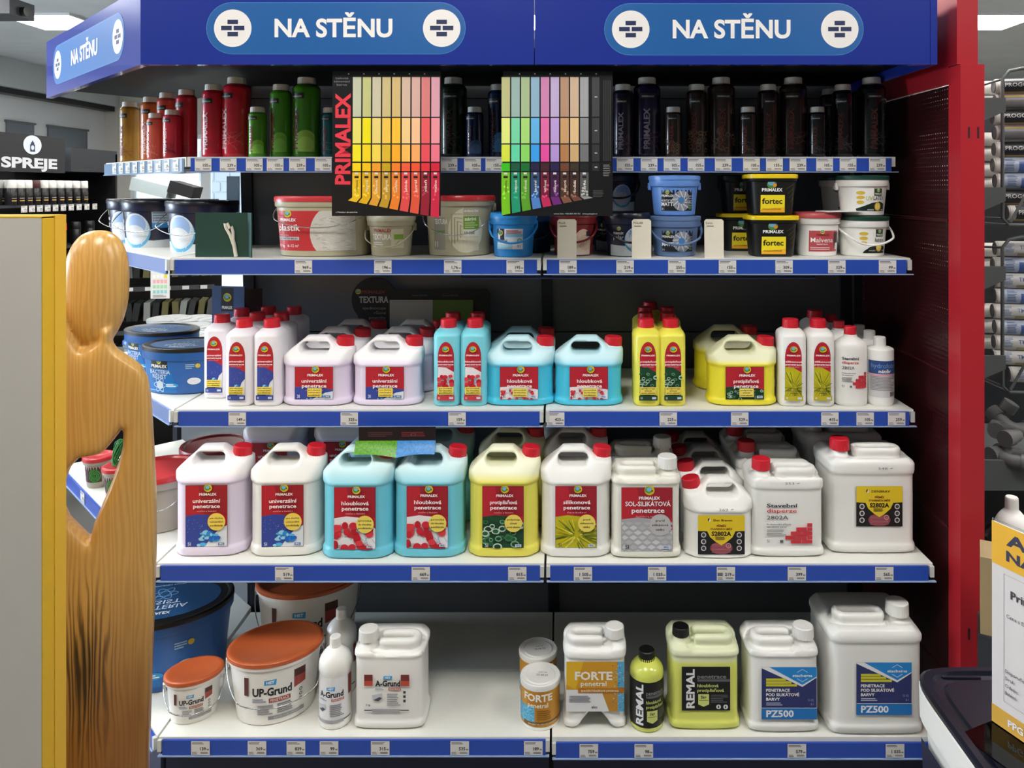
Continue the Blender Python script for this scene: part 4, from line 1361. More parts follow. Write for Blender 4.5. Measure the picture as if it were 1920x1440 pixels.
def matt(line1):
    a = Art()
    a.rect(-.046, -.032, .046, .026, (26, 28, 36))
    a.ell(.012, -.004, .026, .028, (150, 154, 166), 28)
    for i in range(10):
        q = i * .628
        a.line(.012 + .009 * math.cos(q), -.004 + .009 * math.sin(q), .012 + .027 * math.cos(q + .5), -.004 + .028 * math.sin(q + .5), .003, (206, 208, 216))
    a.ell(.010, -.002, .009, .009, (70, 130, 190), 16)
    globe(a, -.028, .020, .006)
    a.text('PRIMALEX', -.044, .007, .006, WHITE, 'l', .03, w=.034)
    if line1: a.text(line1, -.044, -.006, .008, WHITE, 'l', .0, w=.03)
    a.text('MATT', -.044, -.018 + (.0 if line1 else .002), .010, WHITE, 'l', .03, w=.032)
    a.text('3 l', -.043, -.029, .005, WHITE, 'l', .02)
    a.lines(.026, -.02, .044, .012, 5, (130, 134, 144), seed=5); a.ring(.036, -.024, .002, .004, (110, 160, 70))
    return a.mesh('label', bwrap('matt', .046))
bucket('paint_bucket', 'slate blue bucket with black swirl label, lower of its stack', GK, 'matt', (at_front(1272, 2.105), 2.105 - CAMD + .068, Z2), 0, M_slate, M_slate, matt(''), HN, M_slate)
bucket('paint_bucket', 'cornflower blue bucket with black swirl label, on top of the slate bucket', GK, 'matt', (at_front(1271, 2.11), 2.11 - CAMD + .068, Z2 + .1125), 0, M_cornf, M_cornf, matt('extra'), (('drop', .02), ('r', .003), ('front', -1.0)), M_cornf)
bucket_meshes('fortec', .0575, .0655, .108, .85, 4.0, rim=.010, lid_h=.006)
def fortec():
    a = Art()
    a.ell(-.008, .033, .014, .011, (80, 140, 60), 18); a.ell(-.010, .037, .010, .007, (110, 170, 206), 14); a.ell(.0, .031, .006, .005, (226, 140, 40), 10)
    a.text('PRIMALEX', -.034, .014, .0085, WHITE, 'l', .03, w=.056)
    a.rect(-.036, -.044, .028, .004, (240, 220, 40)); a.poly([(-.036, -.044), (.028, -.044), (.028, -.03), (-.036, -.036)], (238, 176, 40))
    a.text('fortec', -.033, -.020, .015, (24, 24, 24), 'l', .025, w=.055)
    a.text('ODOLNÁ ZATĚŽOVANÉ', -.032, -.037, .004, (150, 80, 20), 'l', .02, w=.05)
    a.n += 1
    for i in range(5):
        a.line(.03 + i * .004, .02 - i * .012, .05, .034 - i * .012, .0006, (120, 120, 30), lay=1)
    return a.mesh('label', bwrap('fortec', .052), .008)
fo = fortec()
HB = (('drop', .03), ('r', .002), ('front', -1.0))
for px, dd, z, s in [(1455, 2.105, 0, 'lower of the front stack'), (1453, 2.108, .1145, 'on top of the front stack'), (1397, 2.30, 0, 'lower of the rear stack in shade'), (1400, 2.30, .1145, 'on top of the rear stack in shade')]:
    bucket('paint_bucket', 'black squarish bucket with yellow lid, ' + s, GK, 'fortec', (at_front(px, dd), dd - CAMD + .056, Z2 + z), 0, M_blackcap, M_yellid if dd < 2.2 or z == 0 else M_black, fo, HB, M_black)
def malvena():
    a = Art()
    a.rect(-.038, -.036, .05, .022, (190, 76, 82)); globe(a, -.002, .019, .006)
    a.text('PRIMALEX', 0, .008, .005, (120, 30, 36), 'c', .02, w=.036)
    a.text('Malvena', -.002, -.010, .013, WHITE, 'c', .005, w=.062)
    a.text('fasádní barva', -.002, -.017, .004, WHITE, 'c', .01, w=.03)
    a.lines(-.034, -.032, .02, -.022, 2, (230, 190, 190), seed=2); a.rect(.034, -.02, .05, .018, (60, 40, 40)); a.rect(.038, -.03, .05, -.012, (214, 214, 214))
    return a.mesh('label', bwrap('small', .05))
bucket('paint_bucket', 'white bucket with rose lid and rose label', GK, 'small', (at_front(1545, 2.11), 2.11 - CAMD + .063, Z2), 0, M_white, M_pinklid, malvena())
v, f = boxv(-.052, .05, -.035, .035, 0, .0025)
tag(obj('leaflet', mesh('leaflet', v, f), mat('white_paper', (226, 224, 220), .7), None, (at_front(1568, 2.16), 2.16 - CAMD - .02, Z2 + .1235), (0, 0, math.radians(8))), 'white paper leaflet lying on the rose lidded bucket', 'leaflet')
def latex(uv):
    a = Art()
    a.poly([(-.02, -.040), (.05, -.040), (.05, -.022), (.03, -.018), (.0, -.022), (-.016, -.034)] if not uv else [(-.032, -.036), (.05, -.036), (.05, -.016), (.034, -.010), (.008, -.014), (-.012, -.022), (-.034, -.030)], (20, 40, 34))
    for i in range(3): a.ell(-.022 + (0 if uv else .004), .014 - i * .013, .012 - i * .001, .005, (216, 180, 60), 14)
    a.rect(.014, .006, .040, .026, (24, 60, 36)); globe(a, .027, .021, .0055); a.text('PRIMALEX', .027, .009, .0045, WHITE, 'c', .03, w=.022)
    if uv:
        a.text('UV', -.008, -.006, .011, (170, 180, 40), 'l', .005, w=.018); a.text('LATEX', .012, -.006, .011, (40, 44, 40), 'l', .005, w=.034)
    else:
        a.text('latex', .012, -.008, .011, (40, 44, 40), 'l', .005, w=.03)
    a.ell(.025, -.024, .010, .012, (214, 176, 60), 16); a.ell(.025, -.024, .007, .009, (236, 210, 110), 14)
    a.text('ekologický', -.004, -.034, .004, WHITE, 'l', .01, w=.018); a.text('mat', .036, -.034, .004, WHITE, 'l', .01)
    return a.mesh('label', bwrap('matt', .05))
bucket('paint_bucket', 'white bucket with green lid and gold shield print, lower of its stack', GK, 'matt', (at_front(1634, 2.105), 2.105 - CAMD + .068, Z2), 0, M_white, M_grnlid, latex(False), HN, M_white)
bucket('paint_bucket', 'white bucket with gold shield print, on top of the rightmost stack', GK, 'matt', (at_front(1634, 2.11), 2.11 - CAMD + .068, Z2 + .1125), math.radians(-4), M_white, M_grnlid, latex(True), (('drop', .025), ('r', .003), ('front', -1.0)), M_white)
bucket('paint_bucket', 'white green-lidded bucket in shade behind the rightmost stack, lower one', GK, 'matt', (at_front(1596, 2.30), 2.30 - CAMD + .068, Z2), 0, M_white, M_grnlid, latex(False))
bucket('paint_bucket', 'white green-lidded bucket in shade behind the rightmost stack, upper one', GK, 'matt', (at_front(1596, 2.30), 2.30 - CAMD + .068, Z2 + .1125), 0, M_white, M_grnlid, latex(True))

# cream sample sticks standing on the shelf edge
def stick(px, word, label):
    t = thing('sample_stick', label, 'sample card', (at_front(px, 2.086), 2.086 - CAMD, Z2), 0, 'cream sample sticks on the second shelf')
    p = [(-.026, 0), (.026, 0), (.026, .100), (.021, .105), (-.021, .105), (-.026, .100)]
    v, f = prism(p, -.0015, .0015); v = [(q[0], q[2] + q[1] * .03, q[1]) for q in v]
    obj('card', mesh('card', v, [q[::-1] for q in f]), mat('cream_card', (226, 219, 200), .6), t)
    a = Art(); a.text(word, -.022, .092, .006, (70, 66, 60), 'l', 0); a.lines(-.02, .084, 0, .088, 1, (120, 116, 110))
    obj('print', a.mesh('print'), None, t, (0, .0012, 0))
stick(1063, 'PLUS', 'cream sample stick in front of the maroon bucket')
stick(1203, 'POLAR', 'cream sample stick between the navy and slate blue buckets')
stick(1339, 'Extra', 'cream sample stick right of the slate blue bucket')

# dark green folded card with a twisted white cord loop
gc = thing('folded_card', 'dark green folded card with white cord loop in front of navy buckets', 'card', (at_front(420, 2.11), 2.11 - CAMD, Z2))
M_dgreen = mat('dark_green_card', (22, 62, 56), .4, vary=.03)
v1, f1 = boxv(-.078, .066, -.0015, .0015, 0, .122)
obj('front_panel', mesh('front_panel', v1, f1), M_dgreen, gc)
obj('side_panel', mesh('side_panel', *boxv(0, .03, -.0015, .0015, 0, .122)), M_dgreen, gc, (.066, 0, 0), (0, 0, math.radians(-50)))
pts = [(.034, -.005, .002), (.030, -.006, .03), (.020, -.007, .06), (.008, -.007, .082), (.005, -.006, .092), (.012, -.006, .093), (.019, -.007, .078), (.024, -.007, .084), (.027, -.006, .07), (.028, -.007, .05), (.032, -.006, .03), (.036, -.005, .002)]
obj('cord', mesh('cord', *tubev(pts, .0042, 8), 60), mat('off_white_cord', (206, 200, 184), .8), gc)

# navy buckets on the wing
bucket_meshes('navy_l', .088, .098, .142, rim=.022)
nl = polar('navy_l', 1.62, .066, -.035)
for px, dd, rz, s in [(350, 2.26, -8, 'beside the dark green card'), (262, 2.43, -3, 'middle one of the three on the corner shelf'), (232, 2.64, 0, 'farthest of the three on the corner shelf')]:
    bucket('paint_bucket', 'large navy bucket with bubble print, ' + s, 'large navy buckets on the corner shelf', 'navy_l', (at_front(px, dd), dd - CAMD + .10, Z2), math.radians(rz), M_navyp, M_navylid, nl, (('drop', .07),))

# ================================================================== SHELF 1: tinting paint bottles
Z1 = LV[1][0]
bottle_mesh('tb', .080, .080, .238, 2.0, .0235, .83, ctop=.925)
bottle_mesh('tm', .061, .061, .218, 2.0, .0205, .84, ctop=.915)
bottle_mesh('ts', .051, .051, .150, 2.0, .018, .82, ctop=.885)
TARTS = {}
def tint_art(k, txt, pic, pat):
    kk = (k, txt, pic, pat)
    if kk in TARTS: return TARTS[kk]
    r_, h = {'b': (.0402, .238), 'm': (.0307, .218), 's': (.0257, .150)}[k]
    a = Art(); q = h / .238
    W = r_ * 1.1
    rr = random.Random(h * 100 + ord(pat))
    a.n += 1
    a.clip = (-W, -.098 * q, W, -.02 * q)
    if pat == 'o':
        for i in range(18): a.ring(rr.uniform(-W, W), rr.uniform(-.095, -.03) * q, .005 * q, .008 * q, pic, 12, lay=1)
    elif pat == 'c':
        a.ell(W * .4, -.075 * q, W * .8, .04 * q, pic, 24)
        a.ell(W * .4, -.08 * q, W * .55, .026 * q, tuple(min(255, c + 22) for c in pic), 20)
    else:
        for i in range(14): a.line(rr.uniform(-W, W), rr.uniform(-.095, -.04) * q, rr.uniform(-W, W), rr.uniform(-.095, -.03) * q, .0012, pic, lay=1)
    a.clip = None
    a.text('PRIMALEX', -W * .12, -.090 * q, r_ * .42, txt, 'l', .03, w=.118 * q, rot=math.pi / 2)
    a.rect(-W * .75, .056 * q, W * .3, .072 * q, (22, 22, 24)); a.text('PRIMALEX', -W * .22, .060 * q, .0045 * q, (190, 190, 190), 'c', .03, w=W * .8)
    TARTS[kk] = a.mesh('label', wrap_loft(lambda z: r_ + .0002, 2, 1, .115 * q), .006)
    return TARTS[kk]
def tint(px, d, k, rgb, name_, txt, pic, pat='l', capc=M_whitecap):
    m = mat('tint_%d_%d_%d' % rgb, rgb, .18, vary=.03, coat=.3)
    nm = {'b': 'large', 'm': 'medium', 's': 'small'}[k]
    bottle('tint_bottle', name_, 'tinting paint bottles on the top shelf', 't' + k, (at_front(px, d), d - CAMD, Z1), math.radians(random.uniform(-14, 14)), m, capc, {'b': .0262, 'm': .0232, 's': .0205}[k], {'b': .020, 'm': .019, 's': .018}[k], tint_art(k, txt, pic, pat))
def wing_s(px, off):
    q = off * Q
    s = ((CX - px) * (2.174 + q) - (1.066 - q) * F) / (F - (CX - px))
    return 2.174 + s + q
LT = (226, 190, 196); DR = (120, 30, 36)
tint(243, wing_s(243, .05), 'm', (172, 130, 52), 'large golden brown tint bottle at the far end of the corner shelf', DR, (120, 60, 30))
tint(262, wing_s(262, .10), 'm', (196, 128, 60), 'orange tint bottle half hidden behind the golden brown one', LT, (220, 160, 90))
tint(283, wing_s(283, .055), 'm', (204, 112, 62), 'orange tint bottle between the golden brown and salmon ones', LT, (226, 160, 80))
tint(292, wing_s(292, .02), 's', (206, 96, 80), 'small salmon tint bottle in front of the orange one', LT, (230, 130, 110))
tint(314, wing_s(314, .055), 'm', (204, 84, 72), 'medium salmon tint bottle on the corner shelf', LT, (230, 120, 100))
tint(323, wing_s(323, .02), 's', (190, 48, 66), 'small crimson tint bottle on the corner shelf', LT, (90, 20, 30))
tint(350, wing_s(350, .07), 'm', (190, 44, 62), 'medium crimson tint bottle at the corner of the top shelf', LT, (70, 20, 30))
DM = 2.25
tint(400, DM, 'm', (196, 34, 56), 'medium raspberry tint bottle beside the corner', LT, (150, 30, 60))
tint(444, DM + .01, 'b', (202, 36, 56), 'largest raspberry tint bottle with pale lettering', LT, (226, 96, 110))
tint(483, DM - .02, 's', (74, 150, 30), 'small lime green tint bottle', (140, 30, 36), (120, 190, 60), 'c')
tint(527, DM, 'm', (70, 146, 26), 'medium lime green tint bottle', (140, 30, 36), (110, 180, 60), 'c')
tint(575, DM + .01, 'b', (66, 138, 24), 'largest lime green tint bottle', (110, 30, 36), (150, 200, 80), 'c')
tint(619, DM, 's', (18, 96, 110), 'small teal tint bottle half hidden by the warm colour card', DR, (40, 130, 140))
tint(850, DM + .01, 'b', (22, 40, 26), 'large dark green tint bottle between the two colour cards', (60, 30, 30), (40, 70, 40))
tint(890, DM - .02, 's', (20, 34, 70), 'small dark blue tint bottle between the two colour cards', (90, 40, 40), (50, 80, 130), 'c')
tint(934, DM, 'm', (22, 40, 76), 'medium dark blue tint bottle beside the cool colour card', (90, 40, 40), (60, 130, 190), 'c')
PW = (150, 140, 156)
tint(1168, DM, 'm', (34, 26, 50), 'medium dark purple tint bottle beside the cool colour card', PW, (110, 50, 110))
tint(1213, DM + .01, 'b', (34, 28, 62), 'large dark purple tint bottle with pale lettering', PW, (110, 50, 110))
tint(1262, DM - .02, 's', (54, 40, 32), 'small brown tint bottle with ring pattern', (110, 44, 38), (130, 104, 80), 'o')
tint(1306, DM, 'm', (50, 36, 30), 'medium brown tint bottle with ring pattern', (110, 44, 38), (130, 104, 80), 'o')
tint(1352, DM + .01, 'b', (54, 40, 34), 'large brown tint bottle with ring pattern', (110, 44, 38), (130, 104, 80), 'o')
tint(1402, DM - .02, 's', (38, 28, 24), 'small chocolate brown tint bottle', (110, 40, 34), (100, 70, 60))
tint(1440, DM, 'm', (40, 29, 25), 'medium chocolate brown tint bottle', (110, 40, 34), (100, 70, 60))
tint(1487, DM + .01, 'b', (40, 29, 25), 'large chocolate brown tint bottle', (110, 40, 34), (100, 70, 60))
tint(1532, DM - .02, 's', (20, 23, 26), 'small anthracite tint bottle', (96, 40, 36), (60, 70, 74))
tint(1580, DM, 'm', (18, 21, 24), 'medium anthracite tint bottle in front', (110, 40, 36), (70, 80, 84))
tint(1556, DM + .10, 'm', (18, 21, 24), 'medium anthracite tint bottle hidden behind its front neighbour', (110, 40, 36), (70, 80, 84))
tint(1634, DM + .01, 'b', (16, 20, 22), 'largest anthracite tint bottle at the right end', (96, 40, 36), (60, 74, 76))

# colour cards hanging under the header
C1 = [[(205, 208, 180), (206, 206, 140), (215, 206, 176), (215, 196, 140), (222, 192, 130), (222, 192, 168), (226, 182, 170), (226, 132, 130), (226, 166, 180)],
      [(238, 226, 112), (242, 226, 16), (240, 216, 122), (245, 200, 80), (250, 196, 58), (246, 206, 140), (250, 196, 150), (235, 94, 96), (240, 150, 160)],
      [(246, 230, 36), (246, 216, 26), (246, 216, 80), (226, 186, 48), (250, 176, 38), (250, 190, 90), (250, 172, 100), (235, 80, 90), (240, 120, 140)],
      [(250, 216, 16), (246, 200, 8), (240, 160, 40), (200, 164, 18), (246, 130, 40), (240, 94, 60), (240, 84, 50), (226, 48, 60), (214, 34, 60)],
      [(236, 190, 30), (226, 176, 16), (224, 160, 50), (196, 150, 40), (236, 130, 40), (228, 76, 76), (226, 86, 60), (150, 30, 50), (206, 40, 70)]]
C2 = [[(196, 196, 140), (160, 190, 182), (175, 196, 150), (150, 186, 210), (215, 140, 186), (200, 180, 220), (190, 150, 122), (215, 186, 156), (170, 170, 172)],
      [(226, 236, 130), (120, 216, 170), (170, 220, 120), (100, 180, 232), (230, 110, 170), (190, 160, 220), (206, 160, 110), (226, 190, 140), (140, 140, 142)],
      [(216, 230, 70), (100, 216, 170), (140, 216, 100), (60, 160, 236), (230, 80, 160), (180, 150, 216), (180, 126, 80), (206, 170, 120), (114, 114, 116)],
      [(60, 190, 30), (18, 90, 60), (20, 110, 50), (34, 30, 70), (70, 30, 40), (40, 30, 76), (110, 66, 46), (60, 50, 40), (30, 32, 35)],
      [(120, 196, 30), (30, 150, 110), (90, 160, 40), (80, 130, 200), (190, 40, 90), (110, 40, 120), (130, 84, 64), (110, 70, 56), (150, 150, 150)]]
KP = 1.955 / F
def colour_card(px, label, w, cols, xcol, flip):
    t = thing('colour_card', label, 'colour card', (at_front(px, 1.955), 1.955 - CAMD, CAMH + (CY - 405) * KP), math.radians(0), 'colour cards hanging under the header')
    t.rotation_euler = (math.radians(-1.0), 0, 0)
    hgt = 272 * KP
    obj('board', mesh('board', *boxv(-w / 2, w / 2, 0, .003, 0, hgt)), mat('black_card', (18, 18, 20), .35), t)
    Yp = lambda py: (405 - py) * KP
    for c in range(9):
        a = Art()
        x0 = -7.9 * KP; x1 = 7.9 * KP
        for r, (ya, yb) in enumerate(((144, 218.5), (221, 268.6), (271, 303), (305.7, 321))):
            a.rect(x0, Yp(yb), x1, Yp(ya), cols[r][c])
            if r == 0: a.rect(x0 + .001, Yp(yb) + .001, x1 - .001, Yp(ya) - .001, tuple(int(v * .97) for v in cols[0][c]))
        cs = cols[4][c]
        i = c if not flip else 8 - c
        yk = 366 + (i if not flip else 1.0 * i) * (0.5) + (4 if not flip else 2)
        ye = yk + 6 + i * 3.2
        dx = -(8 - i * 0.9) * KP if not flip else (8 - i * .9) * KP
        dk = tuple(int(v * .6) for v in cs)
        a.rect(x0, Yp(yk), x1, Yp(323), cs if c not in (3, 4, 5, 6, 7, 8) or not flip else dk)
        a.poly([(x0 + dx, Yp(ye)), (x1 + dx, Yp(ye + (3 if not flip else -3))), (x1, Yp(yk)), (x0, Yp(yk))], cs)
        a.n += 1
        rr = random.Random(c + (50 if flip else 0))
        for k in range(7):
            yy = rr.uniform(yk - 24, yk); a.ell(rr.uniform(x0 * .7, x1 * .7), Yp(yy), 2 * KP, 2.2 * KP, tuple(min(255, v + 40) for v in cs), 8, lay=1)
        a.rect(-3 * KP, Yp(327), 3 * KP, Yp(323.5), (214, 214, 214))
        a.rect(-4 * KP, Yp(334), 4 * KP, Yp(330), (30, 26, 26))
        a.text(['citrónová', 'vápenná', 'okrová', 'písková', 'meruňka', 'jahoda', 'korál', 'višeň', 'malina'][c] if not flip else ['limetka', 'mátová', 'trávová', 'lesní', 'višňová', 'fialová', 'kávová', 'hnědá', 'černá'][c], 2.5 * KP, Yp(360), 4.4 * KP, (236, 230, 214) if c != 0 else (110, 100, 40), 'l', .01, w=22 * KP, rot=math.pi / 2)
        obj('colour_strip', a.mesh('colour_strip'), None, t, (xcol + c * 18.45 * KP, 0, 0))
    a = Art()
    if not flip:
        a.text('PRIMALEX', 655.5 * KP - px * KP, Yp(346), 27 * KP, (226, 58, 74), 'l', .035, w=172 * KP, rot=math.pi / 2)
        obj('brand_print', a.mesh('brand_print'), None, t); a = Art()
        for i, s in enumerate(('tekutá', 'tónovací', 'barva')):
            a.text(s, (640 - px) * KP, Yp(147.5 + i * 6.3), 3.6 * KP, (150, 150, 150), 'c', 0, w=(24, 30, 19)[i] * KP)
        a.text('v Primalex i do exteriéru', (630 - px) * KP, Yp(399), 2.6 * KP, (200, 200, 200), 'l', .01, w=40 * KP)
    else:
        for i, (ya, yb) in enumerate(((144, 218.5), (221, 268.6), (271, 303), (305.7, 321))):
            a.rect((1110 - px) * KP, Yp(yb), (1124 - px) * KP, Yp(ya), [(66, 66, 68), (58, 58, 60), (48, 50, 52), (38, 38, 40)][i])
            a.rect((1115 - px) * KP, Yp((ya + yb) / 2 + 1), (1120 - px) * KP, Yp((ya + yb) / 2 - 1), (190, 190, 190))
        for i in range(4):
            a.rect((1131 + i * 4 - px) * KP, Yp(302), (1133.5 + i * 4 - px) * KP, Yp(150), (52, 52, 54))
        a.lines((1131 - px) * KP, Yp(331), (1146 - px) * KP, Yp(308), 7, (170, 170, 170), t=.0006, seed=3)
        a.lines((1112 - px) * KP, Yp(370), (1136 - px) * KP, Yp(356), 5, (110, 110, 110), t=.0005, seed=4)
        a.text('zelená linka: +420 800 100 701   www.primalex.cz', (1038 - px) * KP, Yp(402), 2.6 * KP, (190, 190, 190), 'l', .01, w=82 * KP)
    obj('print', a.mesh('print'), None, t)
    a = Art(); a.n = 2
    for i in range(6): a.ell((-.35 + .14 * i) * w, hgt - 5 * KP, 1.6 * KP, 1.6 * KP, (190, 190, 190), 10, lay=1)
    obj('rivet', a.mesh('rivet'), None, t)
colour_card(724, 'black colour card with yellow to red strips hanging left of centre', 204 * KP, C1, (668.5 - 724) * KP, False)
colour_card(1046, 'black colour card with green to grey strips hanging right of centre', 206 * KP, C2, (948 - 1046) * KP, True)

# ================================================================== BASE SHELF
Z5 = LV[5][0]
GP = 'primers on the base shelf'
M_terra = mat('terracotta_lid', (186, 92, 50), .32, vary=.04)
def net_logo(a, x, y, s):
    a.poly([(x - s, y - s * .3), (x + s * .9, y - s * .42), (x + s, y + s * .5), (x - s * .95, y + s * .42)], (52, 158, 216))
    a.text('HET', x, y - s * .14, s * .42, WHITE, 'c', .04, w=s * 1.3)
def upgrund(key, k, zc):
    a = Art()
    net_logo(a, -.018 * k, .034 * k, .017 * k)
    a.text('UP-Grund', -.066 * k, .0 * k, .021 * k, (20, 20, 22), 'l', .035, w=.106 * k)
    a.rect(-.022 * k, -.020 * k, .036 * k, -.008 * k, (150, 66, 52)); a.text('PENETRACE', .007 * k, -.0175 * k, .0075 * k, (232, 206, 200), 'c', .02, w=.05 * k)
    a.lines(-.066 * k, -.018 * k, -.028 * k, -.006 * k, 2, (150, 156, 176), seed=1)
    a.lines(-.052 * k, -.052 * k, -.010 * k, -.024 * k, 5, (150, 150, 152), seed=2); a.lines(.0, -.052 * k, .046 * k, -.024 * k, 5, (130, 130, 132), seed=3)
    a.rect(-.024 * k, -.066 * k, .074 * k, -.056 * k, (140, 142, 146)); a.text('NÁTĚR POD STĚRKY', .026 * k, -.064 * k, .005 * k, (206, 206, 206), 'c', .01, w=.07 * k)
    a.poly([(.046 * k, .005 * k), (.078 * k, .012 * k), (.078 * k, .036 * k), (.046 * k, .036 * k)], (158, 64, 56))
    a.rect(.046 * k, .034 * k, .078 * k, .054 * k, (78, 40, 38))
    a.rect(-.088 * k, .0, -.076 * k, .05 * k, (90, 44, 42))
    a.n += 1
    for i in range(3):
        a.ring(.064 * k, -.006 * k - i * .013 * k, .003 * k, .005 * k, (40, 40, 42), 6, lay=1)
    return a.mesh('label', bwrap(key, zc))
bucket_meshes('up_m', .098, .116, .166, .82, 2.0, rim=.012, lid_h=.006)
bucket_meshes('up_s', .056, .066, .112, .80, 2.0, rim=.010, lid_h=.005)
bucket_meshes('up_l', .130, .148, .200, .80, 2.0, rim=.014, lid_h=.007)
x, y = on(492, 1368, Z5)
bucket('primer_bucket', 'middle sized white oval bucket with terracotta lid in front', GP, 'up_m', (x, y + .095, Z5), math.radians(22), M_white, M_terra, upgrund('up_m', 1.0, .082), (('drop', .085),))
x, y = on(345, 1364, Z5)
bucket('primer_bucket', 'smallest white oval bucket with terracotta lid at the corner', GP, 'up_s', (x, y + .055, Z5), math.radians(26), M_white, M_terra, upgrund('up_s', .60, .054), (('drop', .055),))
bucket('primer_bucket', 'largest white oval bucket with terracotta lid, in shade at the back', GP, 'up_l', (at_front(577, 2.34), -.215, Z5), math.radians(14), M_white, M_terra, upgrund('up_l', 1.25, .10), (('drop', .10),))

def agrund(k, wrapf, panel):
    a = Art()
    if not panel:
        a.rect(-.046, -.072, .046, .052, (228, 228, 230))
    net_logo(a, .0, .030 * k, .014 * k)
    a.text('A-Grund', 0, .004 * k, .018 * k, (20, 20, 22), 'c', .035, w=.080 * k)
    a.rect(.002 * k, -.009 * k, .042 * k, -.001 * k, (176, 84, 70)); a.text('PENETRACE', .022 * k, -.0075 * k, .005 * k, (236, 220, 214), 'c', .02, w=.034 * k)
    a.lines(-.04 * k, -.008 * k, -.012 * k, -.001 * k, 2, (140, 150, 170), seed=1)
    a.poly([(-.05 * k, -.024 * k), (-.018 * k, -.018 * k), (-.016 * k, -.034 * k), (-.046 * k, -.040 * k)], (190, 192, 198)); a.poly([(-.046 * k, -.040 * k), (-.026 * k, -.030 * k), (-.018 * k, -.034 * k), (-.03 * k, -.044 * k)], (70, 72, 86))
    a.lines(-.002 * k, -.058 * k, .042 * k, -.018 * k, 7, (140, 140, 144), seed=4)
    a.text('5 kg', -.07 * k, -.058 * k, .006 * k, (60, 58, 60), 'l', .02)
    a.rect(-.075 * k, -.074 * k, .068 * k, -.070 * k, (90, 92, 96)); a.rect(-.05 * k, -.078 * k, .04 * k, -.068 * k, (168, 168, 170))
    if panel:
        for s in (-.075, .042):
            a.rect(s * k, .006 * k, (s + .027) * k, .030 * k, (190, 74, 54)); a.rect(s * k, .022 * k, (s + .027) * k, .042 * k, (120, 48, 44))
        a.n += 1
        for i in range(3): a.rect(.050 * k, -.018 * k - i * .014 * k, .058 * k, -.010 * k - i * .014 * k, (60, 58, 60), lay=1)
    else:
        a.rect(.046, .0, .058, .05, (130, 54, 48)); a.rect(-.058, .0, -.046, .05, (130, 54, 48))
    return a.mesh('label', wrapf, .006)
bottle_mesh('ag', .084, .084, .226, 2.0, .0145, .66, waist=.0015, ctop=.885)
aga = agrund(.80, wrap_loft(lambda z: .0412, 2, 1, .082), False)
x, y = on(620, 1371, Z5)
bottle('primer_bottle', 'white round bottle with narrow neck in front, beside the white jug', 'white round primer bottles', 'ag', (x, y + .042, Z5), 0, M_white, M_whitecap, .0145, .024, aga)
bottle('primer_bottle', 'white round bottle with narrow neck in shade behind the first', 'white round primer bottles', 'ag', (at_front(640, 2.14), 2.14 - CAMD, Z5), 0, M_white, M_whitecap, .0145, .024, aga)
x, y = on(727, 1371, Z5)
jug('primer_jug', 'white jug with two terracotta squares on its label, on the base shelf', GP, 'a5', (x, y + .0625, Z5), 0, M_white, M_whitecap, agrund(.80, None, True), .112, capr=.026, caph=.026)

def forte_can():
    a = Art()
    W = .078; O = (198, 140, 38)
    a.rect(-W, -.046, W, .046, O); a.poly([(-.02, .046), (.03, .046), (.0, -.046), (-.05, -.046)], (186, 126, 34))
    a.rect(-W, -.040, -.008, .004, (92, 178, 214)); rr = random.Random(2); a.n += 1
    for i in range(60): a.ell(rr.uniform(-.075, -.012), rr.uniform(-.038, .002), .002, .0014, rr.choice([(60, 130, 170), (150, 214, 236)]), 6, lay=1)
    a.text('FORTE', .0, .020, .0175, (240, 234, 222), 'c', .035, w=.078)
    a.text('penetral', .0, .004, .011, (240, 234, 222), 'c', .015, w=.054)
    a.lines(-.002, -.028, .04, -.002, 5, (150, 100, 30), seed=3)
    a.poly([(-.04, -.044), (W, -.036), (W, -.029), (-.04, -.034)], (120, 82, 34)); a.text('speciální hloubková penetrace', .014, -.0395, .0045, (240, 220, 180), 'c', .01, w=.08, rot=.03)
    return a.mesh('label', wrap_loft(lambda z: .0512, 2, 1, .056), .006)
fca = forte_can()
canb = mesh('can_body', *lathev([(0, .049), (.002, .051), (.103, .051), (.104, .049)], 40), 40)
canl = mesh('can_lid', *lathev([(.101, .0525), (.112, .0535), (.115, .0525), (.116, .050), (.113, .045), (.1125, .040), (.1145, .037), (.1125, .033), (.1125, .001)], 40), 30)
def can(label, x, y, rz):
    t = thing('primer_can', label, 'can', (x, y, Z5), rz, 'ochre primer cans')
    obj('body', canb, M_white, t); obj('lid', canl, M_whitecap, t); obj('label', fca, None, t)
    a = Art(); a.text('25.08.25', 0, -.004, .007, (90, 88, 90), 'c', .01, w=.03); a.text('LOT 41', 0, .008, .005, (90, 88, 90), 'c', .01)
    obj('lid_print', a.mesh('lid_print'), None, t, (.005, 0, .1128), (-math.pi / 2, 0, 0))
x, y = on(1012, 1372, Z5)
can('ochre round can with white lid, front one of the pair', x, y + .052, math.radians(-6))
can('ochre round can with grey-looking lid, behind the front one', at_front(1009, 2.13), 2.13 - CAMD, math.radians(10))
